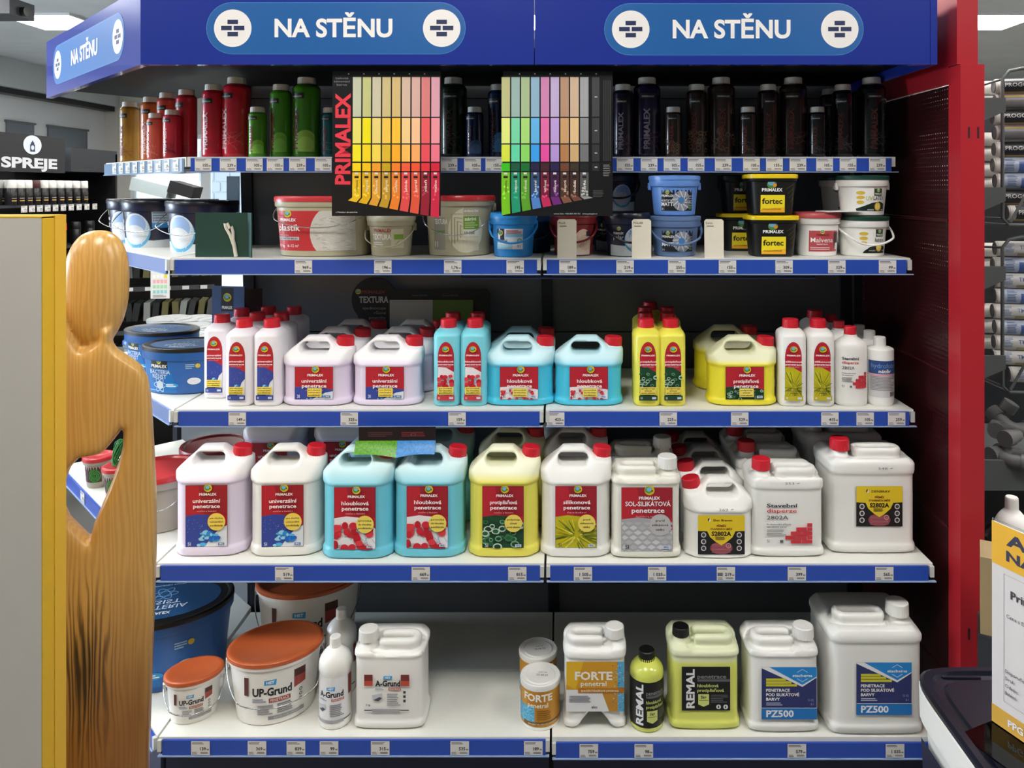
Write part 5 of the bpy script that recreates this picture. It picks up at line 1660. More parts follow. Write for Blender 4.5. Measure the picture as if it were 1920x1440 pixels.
def forte_jug():
    a = Art(); W, H = .074, .064; O = (206, 150, 36)
    a.rect(-W, -H, W, H, (226, 226, 226))
    a.poly([(-W, -.008), (W, -.008), (W, H), (-W, H)], O)
    a.poly([(.018, -.016), (W, -.016), (W, -H), (.036, -H)], (190, 134, 44))
    a.poly([(-W, H), (-.03, H), (-.05, -.008), (-W, .005)], (222, 176, 36))
    a.rect(.058, -H, W, H, (86, 166, 206)); a.rect(.058, -.016, W, -.002, (150, 104, 40))
    rr = random.Random(5); a.n += 1
    for i in range(70): a.ell(rr.uniform(.044, .073), rr.uniform(-.06, .06), .0018, .0014, rr.choice([(50, 110, 150), (150, 210, 230), (200, 150, 60)]), 6, lay=1)
    a.text('FORTE', -.004, .018, .020, (240, 234, 222), 'c', .035, w=.096)
    a.text('penetral', -.004, .002, .012, (240, 234, 222), 'c', .015, w=.066)
    a.rect(-.044, -.016, W, -.004, (176, 112, 34)); a.text('speciální hloubková penetrace', -.036, -.0125, .006, (244, 226, 190), 'l', .01, w=.096)
    a.lines(-.066, -.040, -.004, -.022, 4, (150, 150, 160), seed=3); a.text('eko', -.002, -.055, .007, (40, 36, 34), 'c', .02)
    return a.mesh('label')
x, y = on(1116, 1372, Z5)
jug('primer_jug', 'cream white jug with ochre label and arched foot', GP, 'f5', (x, y + .06, Z5), 0, M_white, M_whitecap, forte_jug(), .114, capr=.025, caph=.026)
bottle_mesh('re', .087, .087, .196, 2.0, .021, .70, ctop=.87)
def remal(k, big):
    a = Art(); W, H = (.062, .056) if big else (.066, .058)
    a.rect(-W, -H, W, H, (20, 20, 21))
    x0 = -W + .022 if big else -.024
    a.text('REMAL', x0 + .010, -H + .006, .020 if big else .019, (226, 226, 224), 'l', .035, w=2 * H - .012, rot=math.pi / 2)
    xr = x0 + .018
    a.text('penetrace', xr, .026, .010, (130, 130, 132), 'l', .02, w=.074 if big else .05)
    a.rect(xr, .018, W, .024, (96, 96, 98))
    lc = (206, 214, 120)
    a.text('hloubková', xr, .004, .008, lc, 'l', .015, w=.054 if big else .042); a.text('protiplísňová', xr, -.008, .008, lc, 'l', .015, w=.068 if big else .05)
    a.poly([(xr + .002, -.040), (xr + .016, -.046), (xr + .030, -.040), (xr + .030, -.014), (xr + .002, -.014)][::-1], lc)
    a.text('5kg' if big else '1kg', xr + .016, -.025, .007, (20, 20, 20), 'c', .03); a.rect(xr + .004, -.030, xr + .028, -.029, (20, 20, 20))
    a.lines(xr + .034, -.036, W - .006, -.014, 5, (90, 90, 92), seed=2)
    if big:
        for s in (.032, .050): a.ell(s, -.046, .006, .006, (224, 224, 224), 14); a.rect(s - .0015, -.049, s + .0015, -.043, (20, 20, 20))
    return a
x, y = on(1216, 1376, Z5)
bottle('primer_bottle', 'lime bottle with black label and black cap', GP, 're', (x, y + .0435, Z5), 0, mat('lime_liquid_bottle', (208, 214, 96), .2, coat=.3), M_blackcap, .0215, .024, remal(1, False).mesh('label', wrap_loft(lambda z: .0437, 2, 1, .072), .006))
jug_mesh('r5', .188, .130, .247, 'S', -1, .78)
x, y = on(1324, 1373, Z5)
jug('primer_jug', 'lime jug with black label and black cap', GP, 'r5', (x, y + .065, Z5), 0, ML_remal, M_blackcap, remal(1, True).mesh('label'), .110, capr=.022, caph=.022)
def pz(w, h):
    a = Art(); N_ = (44, 52, 104); B = (30, 116, 190)
    a.rect(-w / 2 - .001, -h / 2 - .001, w / 2 + .001, h / 2 + .001, (216, 216, 216))
    a.rect(-w / 2, -h / 2, w / 2, h / 2, N_)
    a.poly([(-w / 2, h / 2), (-w * .36, h / 2), (w * .24, h * .17), (w / 2, h * .34), (w / 2, h * .30), (w * .24, h * .12), (-w / 2, h * .48)][::-1], (230, 230, 232))
    a.poly([(-w * .36, h / 2), (w / 2, h / 2), (w / 2, h * .32), (w * .24, h * .16)][::-1], (34, 134, 208))
    hx = [(w * .24 + w * .11 * math.sin(i * math.pi / 3), h * .34 + h * .12 * math.cos(i * math.pi / 3)) for i in range(6)]
    a.n += 1
    for i in (5, 0, 2, 3): a.line(*hx[i], *hx[(i + 1) % 6], .0012, (220, 230, 240), lay=1)
    a.text('stachema', w * .24, h * .315, h * .05, WHITE, 'c', .02, w=w * .36)
    a.n += 1
    for i in range(3): a.rect(-w * .42, h * (.24 - i * .055), w * (-.06 + i * .1), h * (.285 - i * .055), (206, 200, 50), lay=1)
    for i, (s, q) in enumerate((('PENETRACE', .43), ('POD SILIKÁTOVÉ', .6), ('BARVY', .25))):
        a.text(s, -w * .42, h * (.03 - i * .085), h * .055, WHITE, 'l', .025, w=w * q)
    a.lines(-w * .42, -h * .24, -w * .08, -h * .17, 2, (170, 176, 204), seed=3)
    a.text('SI-BJ', w * .44, -h * .15, h * .045, (130, 140, 180), 'r', .0); a.text('5 l', w * .44, -h * .23, h * .04, (170, 176, 204), 'r', .01)
    a.rect(-w / 2, -h / 2, w / 2, -h * .28, B); a.rect(-w / 2, -h * .285, w / 2, -h * .275, (214, 220, 230))
    a.text('PZ500', -w * .42, -h * .45, h * .125, (236, 236, 240), 'l', .03, w=w * .5)
    return a.mesh('label')
pzm = pz(.140, .132)
x, y = on(1472, 1376, Z5)
jug('primer_jug', 'milky jug with blue diamond label, smaller of the two', 'milky jugs with blue labels', 's5', (x, y + .065, Z5), 0, ML_pz, M_whitecap, pzm, .105, .010, capr=.027, caph=.028)
x, y = on(1644, 1376, Z5)
jug('primer_jug', 'milky jug with blue diamond label, larger of the two at the right end', 'milky jugs with blue labels', 'z10', (x, y + .09, Z5), 0, ML_pz, M_whitecap, pzm, .122, .014, capr=.029, caph=.032)

# blue oval bucket on the corner of the base
M_bact = mat('bacteria_blue_plastic', (34, 92, 162), .35)
bucket_meshes('bact_l', .170, .188, .188, .76, 2.0, rim=.026, lid_h=.008)
bucket_meshes('bact', .110, .123, .130, .72, 2.0, rim=.026, lid_h=.006)
def bact_lid(k):
    a = Art()
    a.ell(0, 0, .105 * k, .072 * k, (36, 84, 134), 40)
    a.text('PRIMALEX', 0, -.046 * k, -.009 * k, WHITE, 'c', .03, w=-.05 * k); a.text('BACTERIA', 0, -.022 * k, -.014 * k, (206, 220, 236), 'c', .01, w=-.10 * k); a.text('RESIST', 0, -.003 * k, -.014 * k, (206, 220, 236), 'c', .01, w=-.07 * k)
    for q in range(3):
        c, s = math.cos(q * 1.05), math.sin(q * 1.05); a.n += 1
        p = [(.024 * k * math.cos(t * .35) * c - .009 * k * math.sin(t * .35) * s, .022 * k + .024 * k * math.cos(t * .35) * s + .009 * k * math.sin(t * .35) * c) for t in range(19)]
        for i in range(18): a.line(*p[i], *p[i + 1], .0016 * k, (120, 176, 220), lay=1)
    a.text('baktericidní účinek', 0, .054 * k, .006 * k, (170, 206, 236), 'c', .01)
    return a.mesh('lid_print')
def bact_art(key, k, zc):
    a = Art(); W = .115 * k
    a.poly([(-W, -.045 * k), (W, -.045 * k), (W, .05 * k), (-W, .05 * k)], (44, 98, 170))
    a.poly([(-W, -.045 * k), (.02 * k, -.045 * k), (-.01 * k, .05 * k), (-W, .05 * k)], (30, 112, 186))
    a.rect(-.068 * k, .018 * k, -.008 * k, .05 * k, (20, 24, 32)); globe(a, -.038 * k, .038 * k, .008 * k)
    a.text('PRIMALEX', -.066 * k, .021 * k, .008 * k, WHITE, 'l', .03, w=.056 * k)
    a.text('BACTERIA', -.072 * k, .005 * k, .0105 * k, (216, 228, 240), 'l', .005, w=.072 * k); a.text('RESIST', -.062 * k, -.007 * k, .0105 * k, (216, 228, 240), 'l', .005, w=.05 * k)
    a.ell(-.036 * k, -.024 * k, .012 * k, .011 * k, (206, 214, 220), 18)
    a.n += 1
    for q in range(3):
        c, s = math.cos(q * 1.05), math.sin(q * 1.05)
        p = [(-.036 * k + .022 * k * math.cos(t * .35) * c - .007 * k * math.sin(t * .35) * s, -.024 * k + .020 * k * math.cos(t * .35) * s + .007 * k * math.sin(t * .35) * c) for t in range(19)]
        for i in range(18): a.line(*p[i], *p[i + 1], .0018 * k, (190, 214, 236), lay=1)
    a.ell(.002 * k, -.024 * k, .022 * k, .007 * k, (40, 150, 214), 16); a.lines(-.014 * k, -.028 * k, .018 * k, -.020 * k, 2, WHITE, seed=1)
    a.ell(.064 * k, -.014 * k, .016 * k, .009 * k, (226, 228, 232), 20); a.ell(.075 * k, .026 * k, .006 * k, .006 * k, (206, 180, 60), 10)
    a.lines(.045 * k, .018 * k, .068 * k, .032 * k, 3, (150, 190, 226), seed=2)
    a.lines(-.08 * k, -.040 * k, -.02 * k, -.037 * k, 1, (150, 200, 236))
    return a.mesh('label', bwrap(key, zc))
bucket('paint_bucket', 'big oval blue bucket with black rimmed lid on the base corner', 'blue oval buckets', 'bact_l', (-1.165, -.335, Z5), math.radians(15), M_bact, M_black, bact_art('bact_l', 1.5, .085), None, None, bact_lid(1.5))
bl = bact_lid(1.0); ba = bact_art('bact', 1.12, .055)
x, y = on(330, 745, Z3)
bucket('paint_bucket', 'oval blue bucket with black lid on the third shelf corner, front one', 'blue oval buckets', 'bact', (x - .02, y + .105, Z3), math.radians(-5), M_bact, M_black, ba, None, None, bl)
bucket('paint_bucket', 'oval blue bucket with black lid on the third shelf corner, rear one', 'blue oval buckets', 'bact', (-1.33, -.02, Z3), math.radians(-18), M_bact, M_black, ba, None, None, bl)
# folded information card on the corner of shelf 3
ic = thing('information_card', 'blue folded information card standing behind the white bottles', 'card', (at_front(428, 2.40), 2.40 - CAMD, Z3), math.radians(-10))
a = Art(); a.rect(-.055, 0, .055, .292, (54, 82, 130)); a.rect(-.024, .215, .018, .288, (22, 26, 34)); globe(a, -.003, .258, .014)
a.text('PRIMALEX', -.003, .222, .009, WHITE, 'c', .03, w=.036); a.text('BACTERIA', 0, .175, .019, (196, 208, 224), 'c', .01, w=.088); a.text('RESIST', .0, .145, .019, (196, 208, 224), 'c', .01, w=.062)
obj('panel', mesh('panel', *boxv(-.056, .056, 0, .003, 0, .293)), mat('blue_card', (54, 82, 130), .5), ic); obj('print', a.mesh('print'), None, ic)
obj('panel', mesh('panel', *boxv(0, .05, 0, .003, 0, .285)), M_black, ic, (.058, 0, 0), (0, 0, math.radians(35)))

# corner of shelf 4: red lidded pots and pails
M_greyp = mat('grey_pail_plastic', (168, 162, 150), .35)
bucket_meshes('pot', .034, .041, .092, rim=.012, lid_h=.007)
def potart():
    a = Art(); a.rect(-.034, -.026, .034, .024, (70, 26, 34)); a.ell(.014, -.004, .018, .022, (40, 120, 46), 20)
    a.n += 1
    for i in range(6): a.ring(.014, -.004, .004 + i * .0025, .005 + i * .0025, (90, 170, 80) if i % 2 else (20, 70, 30), 16, lay=1)
    a.text('gel', -.026, -.012, .012, (226, 206, 206), 'l', .02, rot=1.2)
    return a.mesh('label', bwrap('pot', .046))
pa = potart()
x, y = on(171, 918, Z4); bucket('gel_pot', 'small clear pot with red lid and green coil label, left one', 'red lidded pots on the corner shelf', 'pot', (x, y + .041, Z4), math.radians(-10), M_greyp, M_redlid, pa)
x, y = on(208, 940, Z4); bucket('gel_pot', 'small clear pot with red lid and green coil label, right one', 'red lidded pots on the corner shelf', 'pot', (x, y + .041, Z4), math.radians(-20), M_greyp, M_redlid, pa)
bucket_meshes('pail', .084, .096, .150, rim=.022, lid_h=.012)
x, y = on(292, 1008, Z4); bucket('paint_pail', 'grey pail with glossy red lid on the corner shelf', 'red lidded pails on the corner shelf', 'pail', (x - .035, y + .10, Z4), 0, M_greyp, M_redlid, None, (('drop', .06),))
bucket('paint_pail', 'dark pail with maroon lid in shade behind the grey pail', 'red lidded pails on the corner shelf', 'pail', (-1.10, -.14, Z4), 0, M_dark, M_maroon, None, (('drop', .06),))
hank = []
for j in range(7):
    for i in range(18):
        q = 2 * math.pi * i / 18
        hank.append(((.016 + .003 * math.sin(j * 2.1)) * math.cos(q), (.020 + .002 * j) * math.sin(q) * .6 + .002 * j, .038 * math.sin(q + j * .5) + .04))
ck = obj('cord_coil', mesh('cord_coil', *tubev(hank, .0022, 6), 60), mat('green_cord', (30, 120, 46), .5), None, (at_front(222, 2.40), 2.40 - CAMD, Z4 + .101), (0, 0, 0))
tag(ck, 'green coil of cord lying on the small red lidded pots', 'cord')

# leaflet with grass and water pictures lying on the blue jugs
lf_ = thing('leaflet', 'dark leaflet with green grass and blue water edge hanging over the blue jugs', 'leaflet', (at_front(744, 2.03), 2.03 - CAMD, .865), math.radians(1))
K2 = 2.03 / F
obj('sheet', mesh('sheet', *boxv(-72 * K2, 72 * K2, .006, .008, .024, .062)), mat('dark_leaflet', (30, 20, 22), .3), lf_)
a = Art(); a.lines(-55 * K2, .036, -8 * K2, .050, 3, (80, 50, 50), seed=2); a.lines(8 * K2, .036, 55 * K2, .050, 3, (110, 40, 44), seed=5); a.ring(30 * K2, .042, .006, .007, (120, 110, 110), 14, sy=.5)
obj('print', a.mesh('print'), None, lf_, (0, .006, 0))
M_grass = mat('grass_print', (94, 160, 40), .4, vary=.75, scale=220); M_water = mat('water_print', (70, 140, 206), .4, vary=.6, scale=160)
for nm, x0, x1, mm in (('grass_edge', -78 * K2, .0, M_grass), ('water_edge', .0, 72 * K2, M_water)):
    V, Fc = [], []
    n = 14
    for j in range(6):
        for i in range(n):
            u = i / (n - 1); w_ = j / 5
            V.append((x0 + (x1 - x0) * u, .006 - .022 * w_ ** 1.5, .026 - .030 * w_ + .004 * math.sin(u * 3.1) * w_ - (.008 * (u if nm == 'grass_edge' else 1 - u)) * w_))
    for j in range(5):
        for i in range(n - 1): Fc.append((j * n + i + n, j * n + i + 1 + n, j * n + i + 1, j * n + i))
    m_ = len(V); V += [(p[0], p[1] + .0015, p[2]) for p in V]; Fc += [tuple(q + m_ for q in f)[::-1] for f in Fc]
    obj(nm, mesh(nm, V, Fc, 60), mm, lf_)

# ================================================================== FOREGROUND LEFT: board and carved figure
M_cream = mat('cream_board', (196, 190, 180), .6, vary=.03)
M_ochre = mat('ochre_edge', (206, 164, 30), .5, vary=.06)
M_ochre2 = mat('ochre_edge_light', (214, 168, 46), .5, vary=.05)
bd = thing('standing_board', 'tall cream board with mustard yellow edge at the left of the picture', 'board', (-.7786, 1.15 - CAMD, 0))
box('face', -.66, -.002, 0, .026, 0, 1.515, M_cream, bd)
box('edge_front', -.0018, 0.0, 0, .026, 0, 1.517, M_ochre, bd)
box('edge_back', -.66, .001, .0265, .053, 0, 1.519, M_ochre2, bd)
box('top_edge', -.66, .0, 0, .026, 1.5152, 1.518, M_ochre2, bd)

DS = 1.40; KS = DS / F
fig = thing('wooden_sculpture', 'tall smooth carved wooden figure with an oval head and a pierced hollow', 'sculpture', (at_front(205, DS), DS - CAMD, 0), math.radians(24))
def S2(px, py): return ((px - 205) * KS * .93, CAMH - (py - CY) * KS)
outline = [S2(*p) for p in [(78, 1960), (70, 1300), (68, 900), (74, 700), (90, 590), (112, 560), (124, 572), (134, 602), (146, 632), (157, 649), (172, 646), (186, 636), (190, 610), (214, 610), (210, 640), (222, 656), (243, 672), (264, 690), (277, 716), (283, 760), (288, 850), (292, 940), (292, 1050), (287, 1200), (279, 1440), (276, 1960)]]
hole = [S2(*p) for p in [(129, 899), (127, 919), (131, 941), (140, 962), (172, 1002), (178, 976), (194, 939), (208, 905), (221, 868), (228, 838), (229, 806), (217, 822), (208, 833), (197, 845), (180, 849), (156, 850), (140, 866)]]
hcx, hcz = S2(179, 545)
def figf(X, Y, Z):
    a = sdpoly(X, Z, outline)
    s = smax(a, np.abs(Y) - .030, .014)
    hl = sdpoly(X, Z, hole)
    s = smax(s, -(hl - np.abs(Y) * .10), .008)
    zz = (Z - hcz) / .109
    rx = .0535 * (1 - .22 * np.clip(-zz, 0, 1) ** 2 + .0 * zz)
    hd = (np.sqrt((np.abs((X - hcx - .004 * zz) / rx) ** 2 + np.abs((Y - .020) / .044) ** 2) ** 1.25 + np.abs(zz) ** 2.5) ** .8 - 1) * .05
    s = smin(s, hd, .003)
    return s
v, f = surface_nets(figf, (-.15, -.062, -.005), (.095, .062, 1.49), .0055)
z0 = min(p[2] for p in v)
me = mesh('figure', [(p[0], p[1], p[2] - z0) for p in v], f, 180)
obj('carving', me, wood_mat(), fig)

# ================================================================== FOREGROUND RIGHT: tub and offer sign
ZL = .652
TB = 'tub'
def SQ(z, r, ry): return (z, r, ry, 7)
tub = thing('paint_tub', 'large white rectangular tub with dark navy lid in the right foreground', 'tub', (.648 + .19, 1.25 - CAMD, .26), 0)
R1, R2 = .19, .20
obj('body', mesh('tub_body', *loftv([SQ(0, R1 - .035, R2 - .035), SQ(.004, R1 - .030, R2 - .030), SQ(.33, R1 - .010, R2 - .010), SQ(.332, R1 - .001, R2 - .001), SQ(.385, R1, R2), SQ(.387, R1 - .004, R2 - .004)], 96), 30), M_white, tub)
lid = obj('lid', mesh('tub_lid', *loftv([SQ(.3875, R1 - .0015, R2 - .0015), SQ(.396, R1 - .001, R2 - .001), SQ(.400, R1 - .006, R2 - .006), SQ(.400, R1 - .018, R2 - .018), SQ(.393, R1 - .022, R2 - .022), SQ(.392, R1 - .034, R2 - .034), SQ(.396, R1 - .038, R2 - .038), SQ(.396, .002, .002)], 96), 30), mat('navy_tub_lid', (12, 15, 32), .3), tub)
rb_ = mesh('lid_rib', *boxv(-.035, .035, -.003, .003, 0, .004))
for i in range(3):
    obj('rib', rb_, mat('navy_tub_lid', (12, 15, 32), .3), lid, (-.10 + i * .1, R2 - .028, .392)); 
a = Art(); a.rect(-.15, -.14, .15, .11, (26, 30, 56))
globe(a, -.055, .055, .030); a.text('PRIMALEX', -.03, -.01, .02, WHITE, 'c', .03, w=.13); a.rect(-.15, -.14, .15, -.06, (90, 150, 200))
lb = obj('label', a.mesh('label'), None, tub, (-(R1 - .012), 0, .19), (0, 0, math.radians(-90)))
lb.rotation_euler = (math.radians(3.2), 0, math.radians(-90))
# tub pedestal: a stack tub below it
ped = thing('paint_tub', 'white tub under the navy lidded tub in the right foreground', 'tub', (.838, 1.25 - CAMD, 0), 0)
obj('body', mesh('tub_body', *loftv([SQ(0, R1 - .035, R2 - .035), SQ(.20, R1 - .012, R2 - .012), SQ(.202, R1 - .001, R2 - .001), SQ(.246, R1, R2)], 96), 30), M_white, ped)
obj('lid', mesh('tub_lid', *loftv([SQ(.2465, R1 - .001, R2 - .001), SQ(.258, R1 - .003, R2 - .003), SQ(.259, .002, .002)], 96), 30), mat('navy_tub_lid', (12, 15, 32), .3), ped)

M_acr = glass_mat(); M_acr.name = 'clear_acrylic'
sg = thing('offer_sign', 'yellow and white special offer sheet in a clear stand on the tub lid', 'sign', (.725, 1.297 - CAMD, .6575), math.radians(-65.8))
obj('stand', mesh('stand', *join([boxv(-.002, .214, .003, .006, .002, .345), boxv(-.002, .214, -.075, .006, 0, .002)])), M_acr, sg)
v, f = boxv(0, .21, .0, .002, .004, .342)
sheet = obj('sheet', mesh('sheet', v, f), mat('offer_paper', (214, 208, 206), .6), sg)
a = Art(); YO = (226, 172, 44)
a.rect(0, .272, .21, .342, YO); a.rect(0, .004, .21, .034, (206, 160, 62))
a.text('AKČNÍ', .026, .312, .019, (44, 46, 70), 'l', .04, w=.15); a.text('NABÍDKA', .026, .286, .016, (44, 46, 70), 'l', .04, w=.15)
a.line(.022, .262, .022, .05, .0006, (150, 146, 146)); a.line(.022, .05, .2, .05, .0006, (150, 146, 146)); a.line(.022, .262, .2, .262, .0006, (150, 146, 146))
a.text('Primalex', .034, .226, .013, (60, 56, 60), 'l', .02, w=.07)
a.text('Cena s DPH', .027, .192, .006, (90, 86, 90), 'l', .01)
for i, s in enumerate(('Doporučená cena', 'Druh:', 'Odstín:', 'Balení:')):
    a.text(s, .025, .100 - i * .012, .0055, (90, 86, 90), 'l', .01)
a.text('PPG', .03, .014, .011, (226, 226, 230), 'l', .03)
obj('print', a.mesh('print'), None, sheet)

# ================================================================== RIGHT BACKGROUND: rack with cartridges
DR_ = 2.45
M_rackgrey = mat('rack_grey_steel', (86, 90, 90), .45)
rk = thing('wall_rack', 'grey steel rack with dark back panel beyond the red frame', 'rack', (1.2, 0.10, 0))
box('back_panel', -.12, 1.6, .10, .12, 0, 1.95, M_dark, rk)
box('shelf', -.10, 1.6, -.36, .10, .70, .712, M_rackgrey, rk)
box('shelf_front', -.10, 1.6, -.372, -.36, .655, .745, M_rackgrey, rk)
box('lower_shelf', -.10, 1.6, -.36, .10, .14, .155, M_rackgrey, rk)
box('upright', -.125, -.1, .03, .10, 0, 1.95, M_rackgrey, rk)
# wire baskets
def basket(zt, zb, label):
    t = thing('wire_basket', label, 'basket', (1.36, DR_ - CAMD, zb), 0, 'grey wire baskets on the rack')
    h = zt - zb
    x0, yf, yb = .0, -.075, .19
    p = [(.30, yf, h + .012), (.06, yf, h + .008), (.02, yf, h), (x0, yf, h - .025), (x0, yf, .02), (.02, yf, 0), (.5, yf, -.004)]
    obj('front_wire', mesh('front_wire', *tubev(p, .0055, 8), 60), M_rackgrey, t)
    obj('brace_wire', mesh('brace_wire', *tubev([(.02, yf - .008, .01), (.10, yf - .008, .15), (.14, yf - .008, .21)], .0045, 8), 60), M_rackgrey, t)
    obj('upright_wire', mesh('upright_wire', *tubev([(.17, yf, h + .01), (.17, yf, .06)], .004, 8), 60), M_rackgrey, t)
    obj('floor_wire', mesh('floor_wire', *tubev([(.02, yf, .0), (.02, yb, .0)], .004, 8), 60), M_rackgrey, t)
    obj('side_wire', mesh('side_wire', *tubev([(x0, yf, h - .025), (-.02, yb, h - .04), (-.02, yb, .02), (x0, yf, .02)], .004, 8), 60), M_rackgrey, t)
    for z in (h * .72, h * .14):
        v, f = prism([(-.13, z - .05), (.004, z + .008), (.004, z + .05), (-.13, z + .05)], -.003, .003)
        obj('bracket', mesh('bracket', [(q[0], yf - .008 + q[2], q[1]) for q in v], [q[::-1] for q in f]), M_rackgrey, t)
Zp = lambda py: CAMH - (py - CY) * DR_ / F
basket(Zp(140), Zp(420), 'upper grey wire basket holding cartridges')
basket(Zp(446), Zp(724), 'lower grey wire basket holding cartridges')
tubeb = mesh('cartridge_body', *[([(p[2], p[1], -p[0]) for p in vv], ff) for vv, ff in [lathev([(0, .0215), (.004, .0225), (.004, .0240), (.30, .0240), (.304, .022), (.305, .001)], 24)]][0], 40)
tubee = mesh('end_cap', *[([(p[2], p[1], -p[0]) for p in vv], ff) for vv, ff in [lathev([(-.001, .016), (-.002, .0205), (.0, .0212), (.0035, .0212)], 24)]][0], 40)
M_capgrey = mat('plunger_grey', (88, 88, 90), .5)
M_cart = mat('cartridge_white', (214, 212, 206), .4)
CA = {}
def cart_label(kind):
    if kind in CA: return CA[kind]
    a = Art()
    if kind == 'dark':
        a.rect(.02, -.03, .29, .03, (26, 27, 32)); a.text('PROGOLD', .026, -.004, .012, (206, 206, 206), 'l', .02, w=.09); a.rect(.02, -.034, .29, -.022, (190, 156, 96))
    elif kind == 'grey':
        a.rect(.0055, -.03, .29, .03, (120, 120, 122)); a.rect(.02, .012, .29, .02, (196, 164, 104))
    elif kind == 'blue':
        a.rect(.02, -.03, .29, .03, (176, 188, 210)); a.lines(.03, -.02, .06, .02, 8, (90, 110, 150), seed=1); a.rect(.07, -.03, .29, .01, (70, 100, 160))
    else:
        a.rect(.03, -.03, .29, .03, (206, 206, 204)); a.lines(.022, -.012, .05, .02, 7, (110, 130, 170), seed=2); a.rect(.06, -.028, .29, -.012, (176, 166, 120)); a.text('TMEL', .065, .0, .012, (80, 104, 150), 'l', .02)
    CA[kind] = a.mesh('label', lambda x, y, o: (x, -(.0241 + o) * math.cos(y / .0241), (.0241 + o) * math.sin(y / .0241)), 1.0, maxdy=.005)
    return CA[kind]
kinds = ['dark', 'grey', 'dark', 'grey', 'dark', 'blue', 'blue', 'dark', 'dark', 'white', 'blue', 'white', 'blue', 'white', 'blue', 'white', 'white', 'white']
kname = {'dark': 'black and gold', 'grey': 'grey and gold', 'blue': 'pale blue', 'white': 'white'}
ys_ = [160, 189, 218, 248, 279, 309, 339, 369, 399, 467, 497, 527, 556, 585, 615, 644, 672, 701]
ordn = ['topmost', 'second from top', 'third from top', 'fourth from top', 'fifth from top', 'sixth from top', 'seventh from top', 'eighth from top', 'lowest']
for i, py in enumerate(ys_):
    x = at_front(1873 if i not in (8, 17) else 1889, DR_)
    t = thing('sealant_cartridge', '%s sealant cartridge, %s in the %s basket' % (kname[kinds[i]], ordn[i % 9], 'upper' if i < 9 else 'lower'), 'cartridge', (x + .004 * math.sin(i * 2.3), DR_ - CAMD + .03 * (1 if i not in (8, 17) else 0), Zp(py)), 0, 'sealant cartridges on the rack')
    t.rotation_euler = (0, 0, math.radians(-12))
    obj('body', tubeb, M_cart, t); obj('end_cap', tubee, M_capgrey, t); 
    cl = cart_label(kinds[i])
    obj('label', cl, None, t)
for i, py in enumerate([162, 190, 260, 288, 318, 346, 470, 500, 585, 615, 645]):
    x = at_front(1856, 2.62)
    t = thing('sealant_cartridge', '%s sealant cartridge in shade at the red post, %s basket' % (['top one', 'second one', 'third one', 'fourth one', 'fifth one', 'sixth one', 'top one', 'second one', 'third one', 'fourth one', 'fifth one'][i], 'upper' if i < 6 else 'lower'), 'cartridge', (x - .26, .09, CAMH - (py - CY) * 2.62 / F), 0, 'sealant cartridges behind the red post')
    obj('body', tubeb, M_cart, t); obj('end_cap', tubee, M_capgrey, t)
# pipe elbows on the shelf
M_pipe = mat('grey_pipe_plastic', (104, 104, 104), .5)
def elbow(r=.020, R=.034):
    pts = [(-.05, 0, 0)] + [(-.0 + R * math.sin(q), 0, R - R * math.cos(q)) for q in [i * math.pi / 16 for i in range(9)]] + [(R, 0, R + .05)]
    A = tubev(pts, r, 14)
    B = tubev([(-.052, 0, 0), (-.02, 0, 0)], r + .005, 14); C_ = tubev([(R, 0, R + .02), (R, 0, R + .052)], r + .005, 14)
    return join([A, B, C_])
el = mesh('elbow', *elbow(), 50)
for i, (px, d, z, rx, rz) in enumerate([(1880, 2.36, .745, 90, 20), (1900, 2.30, .742, 90, 150), (1868, 2.45, .80, 30, 60), (1912, 2.42, .80, 60, 200), (1893, 2.40, .80, 90, 300)]):
    o = obj('pipe_elbow', el, M_pipe, None, (at_front(px, d), d - CAMD, z), (math.radians(rx), 0, math.radians(rz)))
    tag(o, 'grey plastic pipe elbow %s' % ['lying nearest the red post', 'at the front edge of the heap', 'at the top left of the heap', 'at the right of the heap', 'in the middle of the heap'][i], 'pipe elbow', 'grey pipe elbows in a heap')
# below the shelf: cans, bottle and carton
for i, (px, c, lab) in enumerate([(1872, (40, 42, 44), 'dark grey tin in shade under the rack shelf'), (1906, (150, 146, 132), 'grey and yellow tin in shade under the rack shelf')]):
    t = thing('tin', lab, 'can', (at_front(px, 2.44), 2.44 - CAMD, .155))
    obj('body', mesh('tin', *lathev([(0, .05), (.30, .05), (.305, .047), (.33, .03), (.345, .012), (.35, .001)], 28), 40), mat('tin_%d' % i, c, .35), t)
    obj('band', mesh('band', *lathev([(.20, .0505), (.26, .0505)], 28, cap0=False, cap1=False), 40), mat('tin_band_%d' % i, (150, 120, 40) if i else (60, 60, 62), .4), t)
bottle_mesh('wb', .085, .085, .262, 2.0, .016, .66, ctop=.90)
a = Art(); a.rect(-.05, -.05, .05, .05, (214, 214, 214)); a.rect(-.05, .03, .05, .05, (196, 40, 48)); a.rect(-.05, .03, -.012, .05, (40, 56, 120))
bottle('cleaner_bottle', 'white conical necked bottle with red and blue band behind the offer sign', None, 'wb', (at_front(1897, 2.05), 2.05 - CAMD, .475), 0, M_white, M_whitecap, .0165, .03, a.mesh('label', wrap_loft(lambda z: .0427, 2, 1, .11), .006))
crt = thing('bottle_crate', 'grey crate on the floor beside the red post carrying bottle and carton', 'crate', (1.12, -.64, 0))
for k, (x0, x1, y0, y1) in enumerate(((0, .5, 0, .012), (0, .5, .318, .33), (0, .012, .012, .318), (.488, .5, .012, .318))):
    box('side', x0, x1, y0, y1, .0, .43, M_rackgrey, crt)
box('top', 0, .5, 0, .33, .431, .473, M_rackgrey, crt)
M_card = mat('brown_cardboard', (150, 128, 92), .8)
